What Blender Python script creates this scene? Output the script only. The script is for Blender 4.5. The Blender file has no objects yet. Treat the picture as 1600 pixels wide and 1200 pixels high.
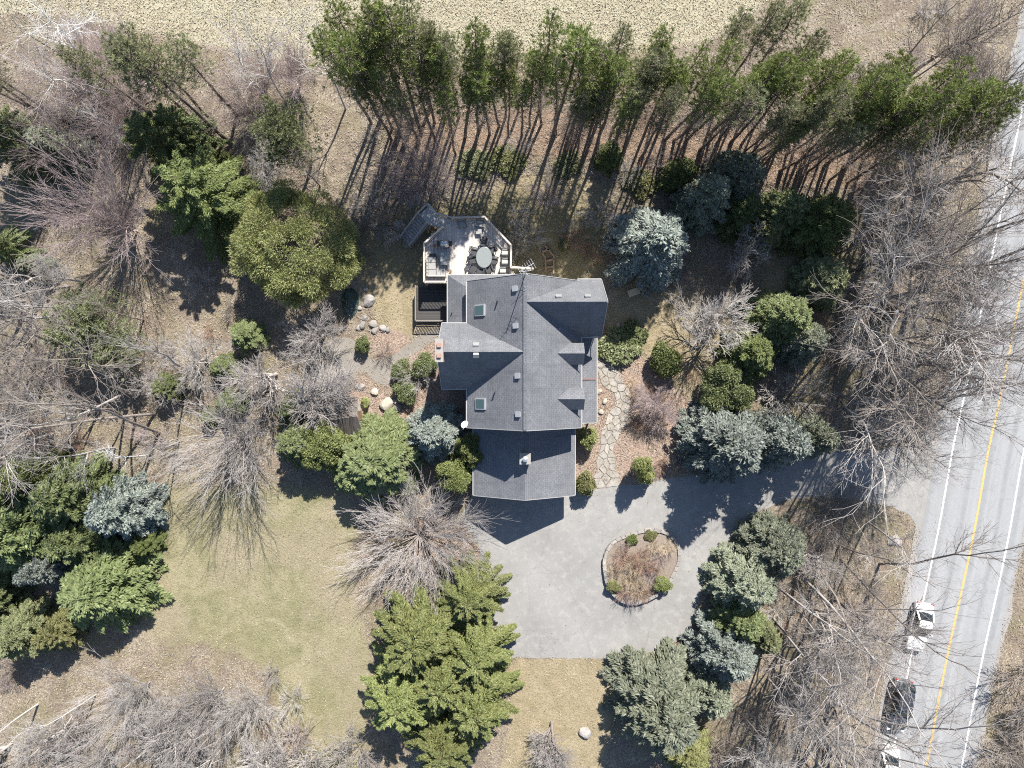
import bpy, bmesh, math, random
import numpy as np
from mathutils import Vector, Matrix

# ------------------------------------------------------------------ camera, sky, sun, exposure
scene = bpy.context.scene
COL = scene.collection
CAM_H = 66.0          # drone height above the driveway (m)
FPX = 1122.0          # focal length in photograph pixels (1600 px wide frame)

cam_d = bpy.data.cameras.new('camera')
cam_d.sensor_width = 36.0
cam_d.lens = 36.0 * FPX / 1600.0
cam_d.clip_end = 3000.0
cam = bpy.data.objects.new('camera', cam_d)
COL.objects.link(cam)
cam.location = (0, 0, CAM_H)
cam.rotation_euler = (0, 0, 0)
scene.camera = cam

SUN_EL = math.radians(46.5)
SUN_AZ = math.radians(18.5)          # clockwise from +Y
world = bpy.data.worlds.new('World')
scene.world = world
world.use_nodes = True
wn = world.node_tree
wn.nodes.clear()
sky = wn.nodes.new('ShaderNodeTexSky')
sky.sky_type = 'NISHITA'
sky.sun_disc = False
sky.sun_elevation = SUN_EL
sky.sun_rotation = SUN_AZ
sky.dust_density = 0.4
sky.ozone_density = 3.0
bg = wn.nodes.new('ShaderNodeBackground')
bg.inputs['Strength'].default_value = 0.085
wo = wn.nodes.new('ShaderNodeOutputWorld')
wn.links.new(sky.outputs[0], bg.inputs[0])
wn.links.new(bg.outputs[0], wo.inputs[0])

sun_d = bpy.data.lights.new('sun', 'SUN')
sun_d.energy = 5.0
sun_d.angle = math.radians(0.5)
sun_d.color = (1.0, 0.955, 0.89)
sun = bpy.data.objects.new('sun', sun_d)
COL.objects.link(sun)
to_sun = Vector((math.sin(SUN_AZ) * math.cos(SUN_EL), math.cos(SUN_AZ) * math.cos(SUN_EL), math.sin(SUN_EL)))
sun.rotation_euler = to_sun.to_track_quat('Z', 'Y').to_euler()

scene.view_settings.view_transform = 'Standard'
scene.view_settings.look = 'None'
scene.view_settings.gamma = 1.0
scene.view_settings.exposure = 1.1
scene.view_settings.use_curve_mapping = False
scene.render.engine = 'CYCLES'
scene.cycles.max_bounces = 5
scene.cycles.diffuse_bounces = 3
scene.cycles.use_denoising = False
scene.cycles.filter_width = 1.1
scene.render.film_transparent = False

# ------------------------------------------------------------------ helpers
R = math.radians
random.seed(11)
rng = np.random.default_rng(7)


def W(px, py, z=0.0):
    """ground plan position of a point seen at photograph pixel (px, py) that stands z metres high"""
    k = (CAM_H - z) / FPX
    return ((px - 800.0) * k, (600.0 - py) * k)


def WP(pts, z=0.0):
    return [W(a, b, z) for a, b in pts]


def tag(o, label=None, cat=None, group=None, kind=None):
    if label: o['label'] = label
    if cat: o['category'] = cat
    if group: o['group'] = group
    if kind: o['kind'] = kind
    return o


def empty(name, loc, rz=0.0, sc=1.0):
    o = bpy.data.objects.new(name, None)
    o.empty_display_size = 0.3
    COL.objects.link(o)
    o.location = loc
    o.rotation_euler = (0, 0, rz)
    o.scale = (sc, sc, sc) if not isinstance(sc, tuple) else sc
    return o


def np_mesh(name, V, F, mat=None, smooth=False):
    V = np.asarray(V, dtype=np.float32)
    me = bpy.data.meshes.new(name)
    if not isinstance(F, (list, tuple)):
        F = [F]
    F = [np.asarray(f, dtype=np.int32) for f in F if len(f)]
    me.vertices.add(len(V))
    me.vertices.foreach_set('co', V.ravel())
    nl = sum(f.size for f in F)
    npoly = sum(len(f) for f in F)
    me.loops.add(nl)
    me.loops.foreach_set('vertex_index', np.concatenate([f.ravel() for f in F]))
    me.polygons.add(npoly)
    tot = np.concatenate([np.full(len(f), f.shape[1], dtype=np.int32) for f in F])
    st = np.concatenate([[0], np.cumsum(tot)[:-1]]).astype(np.int32)
    me.polygons.foreach_set('loop_start', st)
    if smooth:
        me.polygons.foreach_set('use_smooth', np.ones(npoly, dtype=bool))
    me.update(calc_edges=True)
    if mat:
        me.materials.append(mat)
    return me


def link(name, me, parent=None, mat=None, loc=None):
    o = bpy.data.objects.new(name, me)
    COL.objects.link(o)
    if parent: o.parent = parent
    if loc is not None: o.location = loc
    if mat and o.material_slots:
        o.material_slots[0].link = 'OBJECT'
        o.material_slots[0].material = mat
    return o


class MB:
    """collects boxes, prisms and tubes into one mesh"""
    def __init__(s):
        s.v = []; s.f = []

    def add(s, vs, fs):
        b = len(s.v)
        s.v += [tuple(p) for p in vs]
        s.f += [tuple(b + i for i in f) for f in fs]
        return s

    def box(s, x0, x1, y0, y1, z0, z1, M=None):
        vs = [(x0, y0, z0), (x1, y0, z0), (x1, y1, z0), (x0, y1, z0), (x0, y0, z1), (x1, y0, z1), (x1, y1, z1), (x0, y1, z1)]
        if M is not None: vs = [tuple(M @ Vector(p)) for p in vs]
        return s.add(vs, [(3, 2, 1, 0), (4, 5, 6, 7), (0, 1, 5, 4), (1, 2, 6, 5), (2, 3, 7, 6), (3, 0, 4, 7)])

    def bar(s, a, b, w, h):
        """box of section w x h along the line a-b"""
        a = Vector(a); b = Vector(b); d = b - a; L = d.length
        if L < 1e-6: return s
        d.normalize()
        up = Vector((0, 0, 1)) if abs(d.z) < .98 else Vector((1, 0, 0))
        sd = d.cross(up).normalized(); u = sd.cross(d).normalized()
        vs = []
        for p in (a, b):
            for (i, j) in ((-1, -1), (1, -1), (1, 1), (-1, 1)):
                vs.append(p + sd * (i * w / 2) + u * (j * h / 2))
        return s.add(vs, [(3, 2, 1, 0), (4, 5, 6, 7), (0, 1, 5, 4), (1, 2, 6, 5), (2, 3, 7, 6), (3, 0, 4, 7)])

    def prism(s, poly, z0, z1, inset=0.0, dz=0.0):
        n = len(poly)
        cx = sum(p[0] for p in poly) / n; cy = sum(p[1] for p in poly) / n
        vs = [(x, y, z0) for x, y in poly] + [(x, y, z1 - dz) for x, y in poly]
        fs = [tuple(range(n))[::-1]]
        for i in range(n):
            j = (i + 1) % n
            fs.append((i, j, n + j, n + i))
        if inset > 0:
            vs += [(cx + (x - cx) * (1 - inset), cy + (y - cy) * (1 - inset), z1) for x, y in poly]
            for i in range(n):
                j = (i + 1) % n
                fs.append((n + i, n + j, 2 * n + j, 2 * n + i))
            fs.append(tuple(range(2 * n, 3 * n)))
        else:
            fs.append(tuple(range(n, 2 * n)))
        return s.add(vs, fs)

    def cyl(s, a, b, r0, r1=None, n=10):
        if r1 is None: r1 = r0
        a = Vector(a); b = Vector(b); d = (b - a).normalized()
        up = Vector((0, 0, 1)) if abs(d.z) < .95 else Vector((1, 0, 0))
        sd = d.cross(up).normalized(); u = sd.cross(d).normalized()
        vs = []
        for p, r in ((a, r0), (b, r1)):
            for i in range(n):
                t = 2 * math.pi * i / n
                vs.append(p + sd * (math.cos(t) * r) + u * (math.sin(t) * r))
        fs = [tuple(range(n))[::-1], tuple(range(n, 2 * n))]
        for i in range(n):
            j = (i + 1) % n
            fs.append((i, j, n + j, n + i))
        return s.add(vs, fs)

    def mesh(s, name, mat=None, smooth=False):
        me = bpy.data.meshes.new(name)
        me.from_pydata([tuple(v) for v in s.v], [], s.f)
        bm = bmesh.new(); bm.from_mesh(me)
        bmesh.ops.recalc_face_normals(bm, faces=bm.faces)
        bm.to_mesh(me); bm.free()
        if smooth:
            for p in me.polygons: p.use_smooth = True
        if mat: me.materials.append(mat)
        return me

    def obj(s, name, mat, parent=None, smooth=False, bevel=0.0):
        o = link(name, s.mesh(name, mat, smooth), parent)
        if bevel:
            m = o.modifiers.new('bevel', 'BEVEL'); m.width = bevel; m.segments = 2; m.limit_method = 'ANGLE'
        return o


def in_poly(px, py, poly):
    px = np.asarray(px); py = np.asarray(py)
    ins = np.zeros(px.shape, bool)
    n = len(poly)
    for i in range(n):
        x0, y0 = poly[i]; x1, y1 = poly[(i + 1) % n]
        c = ((y0 > py) != (y1 > py))
        with np.errstate(divide='ignore', invalid='ignore'):
            xi = (x1 - x0) * (py - y0) / (y1 - y0 + 1e-12) + x0
        ins ^= c & (px < xi)
    return ins


def smooth_poly(pts, it=2):
    for _ in range(it):
        q = []
        n = len(pts)
        for i in range(n):
            a = pts[i]; b = pts[(i + 1) % n]
            q.append((a[0] * .75 + b[0] * .25, a[1] * .75 + b[1] * .25))
            q.append((a[0] * .25 + b[0] * .75, a[1] * .25 + b[1] * .75))
        pts = q
    return pts


def rough_poly(pts, step=0.4, amp=0.05):
    q = []
    n = len(pts)
    for i in range(n):
        a = pts[i]; b = pts[(i + 1) % n]
        L = math.hypot(b[0] - a[0], b[1] - a[1]); k = max(1, int(L / step))
        for j in range(k):
            t = j / k
            q.append((a[0] + (b[0] - a[0]) * t + random.gauss(0, amp), a[1] + (b[1] - a[1]) * t + random.gauss(0, amp)))
    return q


def sheet(name, poly, z, mat, thick=0.0):
    bm = bmesh.new()
    vs = [bm.verts.new((x, y, z)) for x, y in poly]
    f = bm.faces.new(vs)
    if f.normal.z < 0: f.normal_flip()
    bm.normal_update()
    if f.normal.z < 0: f.normal_flip()
    bmesh.ops.triangulate(bm, faces=bm.faces)
    me = bpy.data.meshes.new(name); bm.to_mesh(me); bm.free()
    me.materials.append(mat)
    return link(name, me)

# ------------------------------------------------------------------ materials
class NT:
    def __init__(s, name):
        s.m = bpy.data.materials.new(name); s.m.use_nodes = True
        s.t = s.m.node_tree; s.t.nodes.clear()
        s.out = s.t.nodes.new('ShaderNodeOutputMaterial')

    def n(s, typ, **kw):
        nd = s.t.nodes.new('ShaderNode' + typ)
        for k, v in kw.items():
            if k in nd.inputs.keys():
                s.set(nd.inputs[k], v)
            else:
                setattr(nd, k, v)
        return nd

    def set(s, inp, v):
        if isinstance(v, bpy.types.NodeSocket): s.t.links.new(v, inp)
        else:
            if inp.type == 'RGBA' and len(v) == 3: v = (*v, 1)
            inp.default_value = v

    def mix(s, fac, a, b, mode='MIX'):
        nd = s.t.nodes.new('ShaderNodeMix'); nd.data_type = 'RGBA'; nd.blend_type = mode
        s.set(nd.inputs[0], fac); s.set(nd.inputs[6], a); s.set(nd.inputs[7], b)
        return nd.outputs[2]

    def math(s, op, a, b=0.0, clamp=False):
        nd = s.t.nodes.new('ShaderNodeMath'); nd.operation = op; nd.use_clamp = clamp
        s.set(nd.inputs[0], a); s.set(nd.inputs[1], b)
        return nd.outputs[0]

    def ramp(s, fac, stops):
        nd = s.t.nodes.new('ShaderNodeValToRGB')
        e = nd.color_ramp.elements
        while len(e) < len(stops): e.new(0.5)
        for el, (p, c) in zip(e, stops):
            el.position = p
            el.color = (*c, 1) if not isinstance(c, (int, float)) else (c, c, c, 1)
        s.set(nd.inputs[0], fac)
        return nd.outputs[0]

    def pos(s):
        return s.n('NewGeometry').outputs['Position']

    def noise(s, vec, scale, detail=4.0, rough=0.55, dist=0.0):
        nd = s.n('TexNoise', Scale=scale, Detail=detail, Roughness=rough, Distortion=dist)
        s.set(nd.inputs['Vector'], vec)
        return nd.outputs[0]

    def bump(s, h, strength=0.5, dist=0.05):
        nd = s.n('Bump', Strength=strength, Distance=dist); s.set(nd.inputs['Height'], h)
        return nd.outputs[0]

    def principled(s, col, rough=0.8, normal=None, **kw):
        nd = s.t.nodes.new('ShaderNodeBsdfPrincipled')
        s.set(nd.inputs['Base Color'], col); s.set(nd.inputs['Roughness'], rough)
        for k, v in kw.items(): s.set(nd.inputs[k], v)
        if normal: s.set(nd.inputs['Normal'], normal)
        s.t.links.new(nd.outputs[0], s.out.inputs[0])
        return nd


def m_foliage(name, cols, trans=0.22, rough=0.55):
    t = NT(name)
    g = t.n('NewGeometry'); oi = t.n('ObjectInfo')
    c = t.ramp(g.outputs['Random Per Island'], [(i / max(1, len(cols) - 1), q) for i, q in enumerate(cols)])
    tc = t.n('TexCoord').outputs['Object']
    nz = t.noise(tc, 0.9, 2.0)
    c = t.mix(t.math('MULTIPLY', nz, 0.5), c, cols[-1])
    hs = t.n('HueSaturation', Saturation=1.0)
    t.set(hs.inputs['Color'], c)
    t.set(hs.inputs['Value'], t.math('ADD', t.math('MULTIPLY', oi.outputs['Random'], 0.4), 0.8))
    t.set(hs.inputs['Hue'], t.math('ADD', t.math('MULTIPLY', oi.outputs['Random'], 0.014), 0.489))
    c = hs.outputs[0]
    p = t.t.nodes.new('ShaderNodeBsdfPrincipled')
    t.set(p.inputs['Base Color'], c); p.inputs['Roughness'].default_value = rough
    p.inputs['Specular IOR Level'].default_value = 0.35
    tr = t.n('BsdfTranslucent'); t.set(tr.inputs[0], c)
    mx = t.n('MixShader'); mx.inputs[0].default_value = trans
    t.t.links.new(p.outputs[0], mx.inputs[1]); t.t.links.new(tr.outputs[0], mx.inputs[2])
    t.t.links.new(mx.outputs[0], t.out.inputs[0])
    return t.m


def m_bark(name, a, b, scale=3.0):
    t = NT(name)
    g = t.n('NewGeometry'); oi = t.n('ObjectInfo')
    tc = t.n('TexCoord').outputs['Object']
    nz = t.noise(tc, scale, 4.0)
    c = t.mix(nz, a, b)
    c = t.mix(t.math('MULTIPLY', g.outputs['Random Per Island'], 0.55), c, b)
    hs = t.n('HueSaturation'); t.set(hs.inputs['Color'], c)
    t.set(hs.inputs['Value'], t.math('ADD', t.math('MULTIPLY', oi.outputs['Random'], 0.35), 0.82))
    t.principled(hs.outputs[0], 0.9)
    return t.m


def m_plain(name, col, rough=0.6, var=0.12, scale=6.0, metallic=0.0, bump=0.0, **kw):
    t = NT(name)
    tc = t.n('TexCoord').outputs['Object']
    nz = t.noise(tc, scale, 5.0)
    dk = tuple(c * (1 - 2 * var) for c in col); lt = tuple(min(1, c * (1 + var)) for c in col)
    c = t.mix(nz, dk, lt)
    nrm = t.bump(t.noise(tc, scale * 6, 3.0), bump, 0.02) if bump else None
    t.principled(c, rough, nrm, Metallic=metallic, **kw)
    return t.m


def m_shingle(name, base, dark, light):
    """asphalt shingles; UV: x along the eave, y up the slope, in metres"""
    t = NT(name)
    uv = t.n('UVMap').outputs[0]
    br = t.n('TexBrick', offset=0.5, Scale=1.0)
    t.set(br.inputs['Vector'], uv)
    br.inputs['Brick Width'].default_value = 0.33
    br.inputs['Row Height'].default_value = 0.19
    br.inputs['Mortar Size'].default_value = 0.02
    br.inputs['Mortar Smooth'].default_value = 0.3
    t.set(br.inputs['Color1'], base); t.set(br.inputs['Color2'], light); t.set(br.inputs['Mortar'], dark)
    c = br.outputs['Color']
    ps = t.pos()
    g = t.noise(ps, 14.0, 3.0, 0.7)
    c = t.mix(t.ramp(g, [(0.35, 0.0), (0.68, 0.85)]), c, tuple(min(1, v * 1.25) for v in light))
    c = t.mix(t.ramp(t.noise(ps, 19.0, 2.0, 0.8), [(0.46, 0.0), (0.68, 0.85)]), c, dark)
    st = t.noise(ps, 0.5, 4.0, 0.6)
    c = t.mix(t.ramp(st, [(0.35, 0.35), (0.65, 0.0)]), c, dark)
    mp = t.n('Mapping'); t.set(mp.inputs[0], uv); mp.inputs['Scale'].default_value = (1.6, 0.12, 1.0)
    c = t.mix(t.ramp(t.noise(mp.outputs[0], 1.0, 4.0, 0.65), [(0.5, 0.0), (0.72, 0.4)]), c, dark)
    n1 = t.bump(br.outputs['Fac'], -0.6, 0.015)
    t.principled(c, 0.9, n1)
    return t.m


def m_asphalt(name, lo, hi, spot, crack=True, streak=False):
    t = NT(name)
    ps = t.pos()
    big = t.noise(ps, 0.22, 5.0, 0.6)
    c = t.mix(t.ramp(big, [(0.3, 0.0), (0.7, 1.0)]), lo, hi)
    if streak:
        uv = t.n('UVMap').outputs[0]
        mp = t.n('Mapping'); t.set(mp.inputs[0], uv); mp.inputs['Scale'].default_value = (1.0, 0.02, 1.0)
        s_ = t.noise(mp.outputs[0], 1.3, 4.0, 0.6)
        c = t.mix(t.ramp(s_, [(0.35, 0.0), (0.65, 0.7)]), c, spot)
        su = t.n('SeparateXYZ'); t.set(su.inputs[0], uv)
        wp = t.math('SINE', t.math('MULTIPLY', t.math('ADD', su.outputs[0], 0.3), 2 * math.pi / 1.65))
        c = t.mix(t.math('MULTIPLY', t.ramp(wp, [(0.3, 0.0), (1.0, 0.55)]), t.ramp(big, [(0.3, 0.4), (0.6, 1.0)])), c, tuple(v * 0.78 for v in lo))
    med = t.noise(ps, 1.4, 5.0, 0.65)
    c = t.mix(t.ramp(med, [(0.5, 0.0), (0.8, 0.6)]), c, spot)
    fine = t.noise(ps, 16.0, 3.0, 0.7)
    c = t.mix(t.ramp(fine, [(0.35, 0.35), (0.6, 0.0)]), c, tuple(v * 0.55 for v in lo))
    dk = t.noise(ps, 0.9, 4.0, 0.6, 0.6)
    c = t.mix(t.ramp(dk, [(0.6, 0.0), (0.78, 0.35)]), c, tuple(v * 0.6 for v in lo))
    if crack:
        vz = t.n('TexVoronoi', feature='DISTANCE_TO_EDGE', Scale=0.23)
        dv = t.n('VectorMath', operation='ADD'); t.set(dv.inputs[0], ps)
        nzc = t.n('TexNoise', Scale=1.1, Detail=4.0)
        t.set(nzc.inputs['Vector'], ps)
        t.set(dv.inputs[1], nzc.outputs['Color'])
        t.set(vz.inputs['Vector'], dv.outputs[0])
        c = t.mix(t.ramp(vz.outputs['Distance'], [(0.0, 0.34), (0.008, 0.0)]), c, tuple(v * 0.45 for v in lo))
    t.principled(c, 0.92, t.bump(fine, 0.35, 0.01))
    return t.m


def m_wood(name, a, b, axis=1, rough=0.8):
    t = NT(name)
    tc = t.n('TexCoord').outputs['Object']; oi = t.n('ObjectInfo')
    mp = t.n('Mapping'); t.set(mp.inputs[0], tc)
    sc = [9.0, 9.0, 9.0]; sc[axis] = 0.8
    mp.inputs['Scale'].default_value = sc
    nz = t.noise(mp.outputs[0], 2.0, 5.0, 0.65)
    c = t.mix(nz, a, b)
    hs = t.n('HueSaturation'); t.set(hs.inputs['Color'], c)
    t.set(hs.inputs['Value'], t.math('ADD', t.math('MULTIPLY', oi.outputs['Random'], 0.35), 0.8))
    t.principled(hs.outputs[0], rough, t.bump(nz, 0.3, 0.01))
    return t.m


def m_brick(name):
    t = NT(name)
    tc = t.n('TexCoord').outputs['Object']
    br = t.n('TexBrick', Scale=1.0, offset=0.5)
    mp = t.n('Mapping'); t.set(mp.inputs[0], tc); mp.inputs['Rotation'].default_value = (R(90), 0, R(20))
    t.set(br.inputs['Vector'], mp.outputs[0])
    br.inputs['Brick Width'].default_value = 0.22; br.inputs['Row Height'].default_value = 0.085
    br.inputs['Mortar Size'].default_value = 0.01
    t.set(br.inputs['Color1'], (0.30, 0.15, 0.10)); t.set(br.inputs['Color2'], (0.42, 0.25, 0.18)); t.set(br.inputs['Mortar'], (0.45, 0.42, 0.38))
    t.principled(br.outputs[0], 0.9, t.bump(br.outputs['Fac'], -0.5, 0.01))
    return t.m


def m_stone(name, cols, scale=2.0):
    t = NT(name)
    tc = t.n('TexCoord').outputs['Object']; oi = t.n('ObjectInfo')
    c = t.ramp(oi.outputs['Random'], [(i / (len(cols) - 1), q) for i, q in enumerate(cols)])
    ps = t.pos()
    n1 = t.noise(ps, scale, 6.0, 0.65)
    c = t.mix(t.ramp(n1, [(0.35, 0.55), (0.62, 0.0)]), c, tuple(v * 0.5 for v in cols[0]))
    n2 = t.noise(ps, scale * 9, 3.0, 0.7)
    c = t.mix(t.ramp(n2, [(0.5, 0.0), (0.8, 0.5)]), c, tuple(min(1, v * 1.35) for v in cols[-1]))
    t.principled(c, 0.88, t.bump(n2, 0.5, 0.02))
    return t.m


def m_glass(name, col=(0.05, 0.09, 0.10), rough=0.06):
    t = NT(name)
    t.principled(col, rough, None, **{'Specular IOR Level': 0.5})
    return t.m


M = {}
# conifers and evergreens (real leaf colours)
M['blue'] = m_foliage('blue_spruce_needles', [(0.105, 0.13, 0.108), (0.20, 0.228, 0.19), (0.30, 0.33, 0.29)], 0.16)
M['greyblue'] = m_foliage('grey_spruce_needles', [(0.095, 0.118, 0.072), (0.185, 0.208, 0.138), (0.285, 0.302, 0.22)], 0.16)
M['green'] = m_foliage('spruce_needles', [(0.075, 0.108, 0.038), (0.15, 0.188, 0.072), (0.25, 0.282, 0.13)], 0.25)
M['dark'] = m_foliage('dark_evergreen_needles', [(0.05, 0.078, 0.023), (0.11, 0.14, 0.042), (0.19, 0.215, 0.075)], 0.22)
M['yellow'] = m_foliage('yellow_green_fronds', [(0.055, 0.085, 0.022), (0.115, 0.15, 0.042), (0.18, 0.205, 0.068), (0.265, 0.275, 0.11)], 0.2)
M['lime'] = m_foliage('lime_leaves', [(0.17, 0.22, 0.065), (0.34, 0.39, 0.145), (0.50, 0.52, 0.25)], 0.35)
M['olive'] = m_foliage('olive_leaves', [(0.10, 0.11, 0.035), (0.17, 0.18, 0.065), (0.26, 0.26, 0.12)], 0.2)
M['pale'] = m_foliage('pale_green_needles', [(0.12, 0.15, 0.06), (0.20, 0.23, 0.10), (0.29, 0.31, 0.17)], 0.2)
M['pine'] = m_foliage('pine_needles', [(0.078, 0.118, 0.026), (0.16, 0.213, 0.052), (0.265, 0.30, 0.105)], 0.33)
M['pinegrey'] = m_foliage('grey_pine_needles', [(0.12, 0.135, 0.065), (0.21, 0.225, 0.11), (0.31, 0.315, 0.18)], 0.35)
# bark
M['bark_pine'] = m_bark('pine_bark', (0.10, 0.075, 0.06), (0.20, 0.16, 0.13))
M['bark_grey'] = m_bark('grey_bark', (0.26, 0.235, 0.215), (0.42, 0.385, 0.36))
M['bark_pale'] = m_bark('pale_bark', (0.34, 0.315, 0.285), (0.52, 0.485, 0.45))
M['bark_brown'] = m_bark('brown_bark', (0.15, 0.125, 0.105), (0.29, 0.25, 0.22))
M['bark_pink'] = m_bark('pinkish_bark', (0.28, 0.22, 0.21), (0.44, 0.36, 0.345))
M['bark_white'] = m_bark('white_bark', (0.60, 0.59, 0.57), (0.75, 0.74, 0.72))
M['twig_russet'] = m_bark('russet_stems', (0.25, 0.15, 0.11), (0.40, 0.27, 0.20))
M['twig_straw'] = m_bark('straw_stems', (0.42, 0.33, 0.21), (0.58, 0.47, 0.33))
# house
M['shingle'] = m_shingle('grey_shingles', (0.118, 0.122, 0.132), (0.058, 0.061, 0.068), (0.185, 0.19, 0.202))
M['shingle_brown'] = m_shingle('brown_shingles', (0.13, 0.11, 0.095), (0.055, 0.048, 0.043), (0.20, 0.175, 0.155))
M['white'] = m_plain('white_paint', (0.78, 0.77, 0.74), 0.5, 0.05)
M['trim'] = m_plain('weathered_trim', (0.33, 0.33, 0.325), 0.6, 0.1)
M['siding'] = m_plain('cream_siding', (0.62, 0.58, 0.50), 0.7, 0.06)
M['soffit'] = m_plain('soffit', (0.5, 0.48, 0.44), 0.8, 0.05)
M['brick'] = m_brick('red_brick')
M['concrete'] = m_plain('concrete', (0.30, 0.28, 0.26), 0.9, 0.15, 3.0, bump=0.3)
M['glass'] = m_glass('window_glass')
M['carglass'] = m_glass('car_glass', (0.012, 0.016, 0.018), 0.04)
M['skyglass'] = m_glass('skylight_glass', (0.05, 0.085, 0.09), 0.08)
M['metal'] = m_plain('galvanised_metal', (0.55, 0.55, 0.55), 0.4, 0.08, metallic=0.6)
M['metal_dark'] = m_plain('dark_metal', (0.05, 0.05, 0.055), 0.45, 0.1, metallic=0.4)
M['copper'] = m_plain('red_flashing', (0.20, 0.12, 0.105), 0.6, 0.1)
M['garage_door'] = m_plain('garage_door', (0.66, 0.63, 0.57), 0.5, 0.05)
M['deck'] = m_wood('deck_wood', (0.40, 0.36, 0.32), (0.62, 0.58, 0.53), 1)
M['deck_dark'] = m_wood('weathered_dark_wood', (0.13, 0.115, 0.10), (0.24, 0.22, 0.195), 1)
M['stair'] = m_wood('grey_stair_wood', (0.24, 0.23, 0.215), (0.40, 0.385, 0.36), 0)
M['rail'] = m_wood('rail_wood', (0.38, 0.33, 0.28), (0.60, 0.54, 0.47), 0)
M['timber'] = m_wood('garden_timber', (0.22, 0.14, 0.09), (0.36, 0.25, 0.17), 0)
M['furn'] = m_plain('black_furniture', (0.035, 0.035, 0.038), 0.5, 0.2)
M['furn_grey'] = m_plain('grey_furniture', (0.20, 0.215, 0.21), 0.45, 0.1)
M['cushion'] = m_plain('grey_cushion', (0.30, 0.295, 0.28), 0.95, 0.1, 20.0)
M['cushion_pale'] = m_plain('pale_cushion', (0.45, 0.42, 0.38), 0.95, 0.1, 20.0)
M['table_glass'] = m_plain('frosted_table_top', (0.20, 0.22, 0.215), 0.3, 0.08)
M['steel'] = m_plain('stainless_steel', (0.55, 0.55, 0.56), 0.3, 0.08, metallic=0.9)
# hard ground
M['drive'] = m_asphalt('driveway_asphalt', (0.212, 0.207, 0.197), (0.285, 0.277, 0.26), (0.40, 0.385, 0.355))
M['road'] = m_asphalt('road_asphalt', (0.235, 0.238, 0.24), (0.275, 0.278, 0.28), (0.315, 0.318, 0.32), True, True)
M['shoulder'] = m_asphalt('shoulder_gravel', (0.235, 0.225, 0.21), (0.30, 0.285, 0.265), (0.35, 0.335, 0.31), False)
M['line_white'] = m_plain('white_road_paint', (0.76, 0.76, 0.75), 0.7, 0.12, 5.0)
M['line_yellow'] = m_plain('yellow_road_paint', (0.52, 0.35, 0.12), 0.7, 0.12, 5.0)
M['flag'] = m_stone('flagstone', [(0.27, 0.25, 0.215), (0.34, 0.315, 0.275), (0.30, 0.28, 0.255), (0.38, 0.35, 0.305)])
M['wallstone'] = m_stone('wall_stone', [(0.22, 0.205, 0.19), (0.31, 0.29, 0.265), (0.27, 0.245, 0.215), (0.37, 0.345, 0.315)], 4.0)
M['boulder'] = m_stone('boulder_stone', [(0.23, 0.215, 0.20), (0.32, 0.30, 0.28), (0.28, 0.25, 0.225)], 3.0)
M['paleboulder'] = m_stone('pale_boulder_stone', [(0.38, 0.34, 0.27), (0.45, 0.41, 0.33), (0.41, 0.37, 0.31)], 3.0)
M['water'] = m_glass('pond_water', (0.035, 0.055, 0.04), 0.05)

# ------------------------------------------------------------------ plan of the ground (photograph pixels -> metres)
DRIVE_PX = [(741, 772), (905, 768), (972, 757), (1002, 757), (1052, 746), (1110, 741), (1165, 728), (1230, 712), (1300, 706), (1380, 703),
            (1425, 690), (1455, 660), (1478, 610), (1530, 610), (1490, 790), (1452, 880), (1440, 835), (1425, 808), (1395, 792), (1340, 780),
            (1270, 775), (1225, 782), (1185, 800), (1150, 832), (1120, 868), (1100, 905), (1090, 950), (1078, 985), (1045, 1008), (1005, 1022),
            (960, 1029), (880, 1028), (785, 1027), (772, 985), (760, 940), (750, 895), (748, 852), (719, 814), (728, 790)]
ISLAND_PX = [(940, 882), (943, 862), (953, 846), (972, 835), (995, 828), (1018, 824), (1040, 828), (1056, 840), (1063, 858), (1061, 880),
             (1052, 902), (1037, 922), (1015, 937), (992, 944), (970, 941), (952, 925), (943, 905)]
YEL_PX = [(1800, -520), (1730, -200), (1690, 0), (1641, 230), (1598, 442), (1565, 610), (1544, 704), (1525, 813), (1509, 892), (1477, 1039), (1448, 1193), (1405, 1400), (1335, 1700), (1270, 1960)]
PATIO_PX = [(476, 560), (500, 535), (540, 524), (568, 540), (580, 566), (602, 560), (640, 538), (672, 513), (690, 516), (690, 528), (652, 548),
            (618, 572), (606, 605), (588, 598), (565, 576), (548, 590), (540, 612), (522, 640), (490, 650), (474, 610)]
PATH_C = [(950, 761), (947, 738), (947, 715), (951, 685), (964, 655), (974, 632), (971, 612), (957, 596), (948, 580), (943, 566), (942, 550)]
LAWN_PX = [(250, 735), (330, 765), (420, 760), (540, 770), (572, 800), (560, 830), (540, 870), (560, 960), (580, 1030), (585, 1100), (560, 1210),
           (470, 1215), (440, 1120), (420, 1040), (310, 1000), (215, 1010), (240, 900), (252, 800)]
FIELD_PX = [(-1500, -2500), (1230, -2500), (1200, 0), (1110, 62), (1000, 78), (780, 80), (640, 95), (520, 100), (400, 85), (250, 52), (60, 20), (-1500, 0)]
DRY_PX = [
    [(570, 395), (655, 385), (658, 505), (640, 530), (600, 545), (590, 500), (560, 440)],
    [(945, 455), (1010, 440), (1110, 470), (1150, 520), (1100, 640), (1060, 610), (1000, 545), (950, 530)],
    [(790, 1032), (965, 1032), (1010, 1040), (960, 1120), (935, 1215), (780, 1215), (800, 1120)],
    [(1190, 390), (1330, 290), (1300, 500), (1290, 700), (1230, 705), (1240, 600), (1200, 480)],
    [(760, 290), (880, 260), (960, 300), (930, 420), (850, 430), (800, 380)],
]
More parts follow.
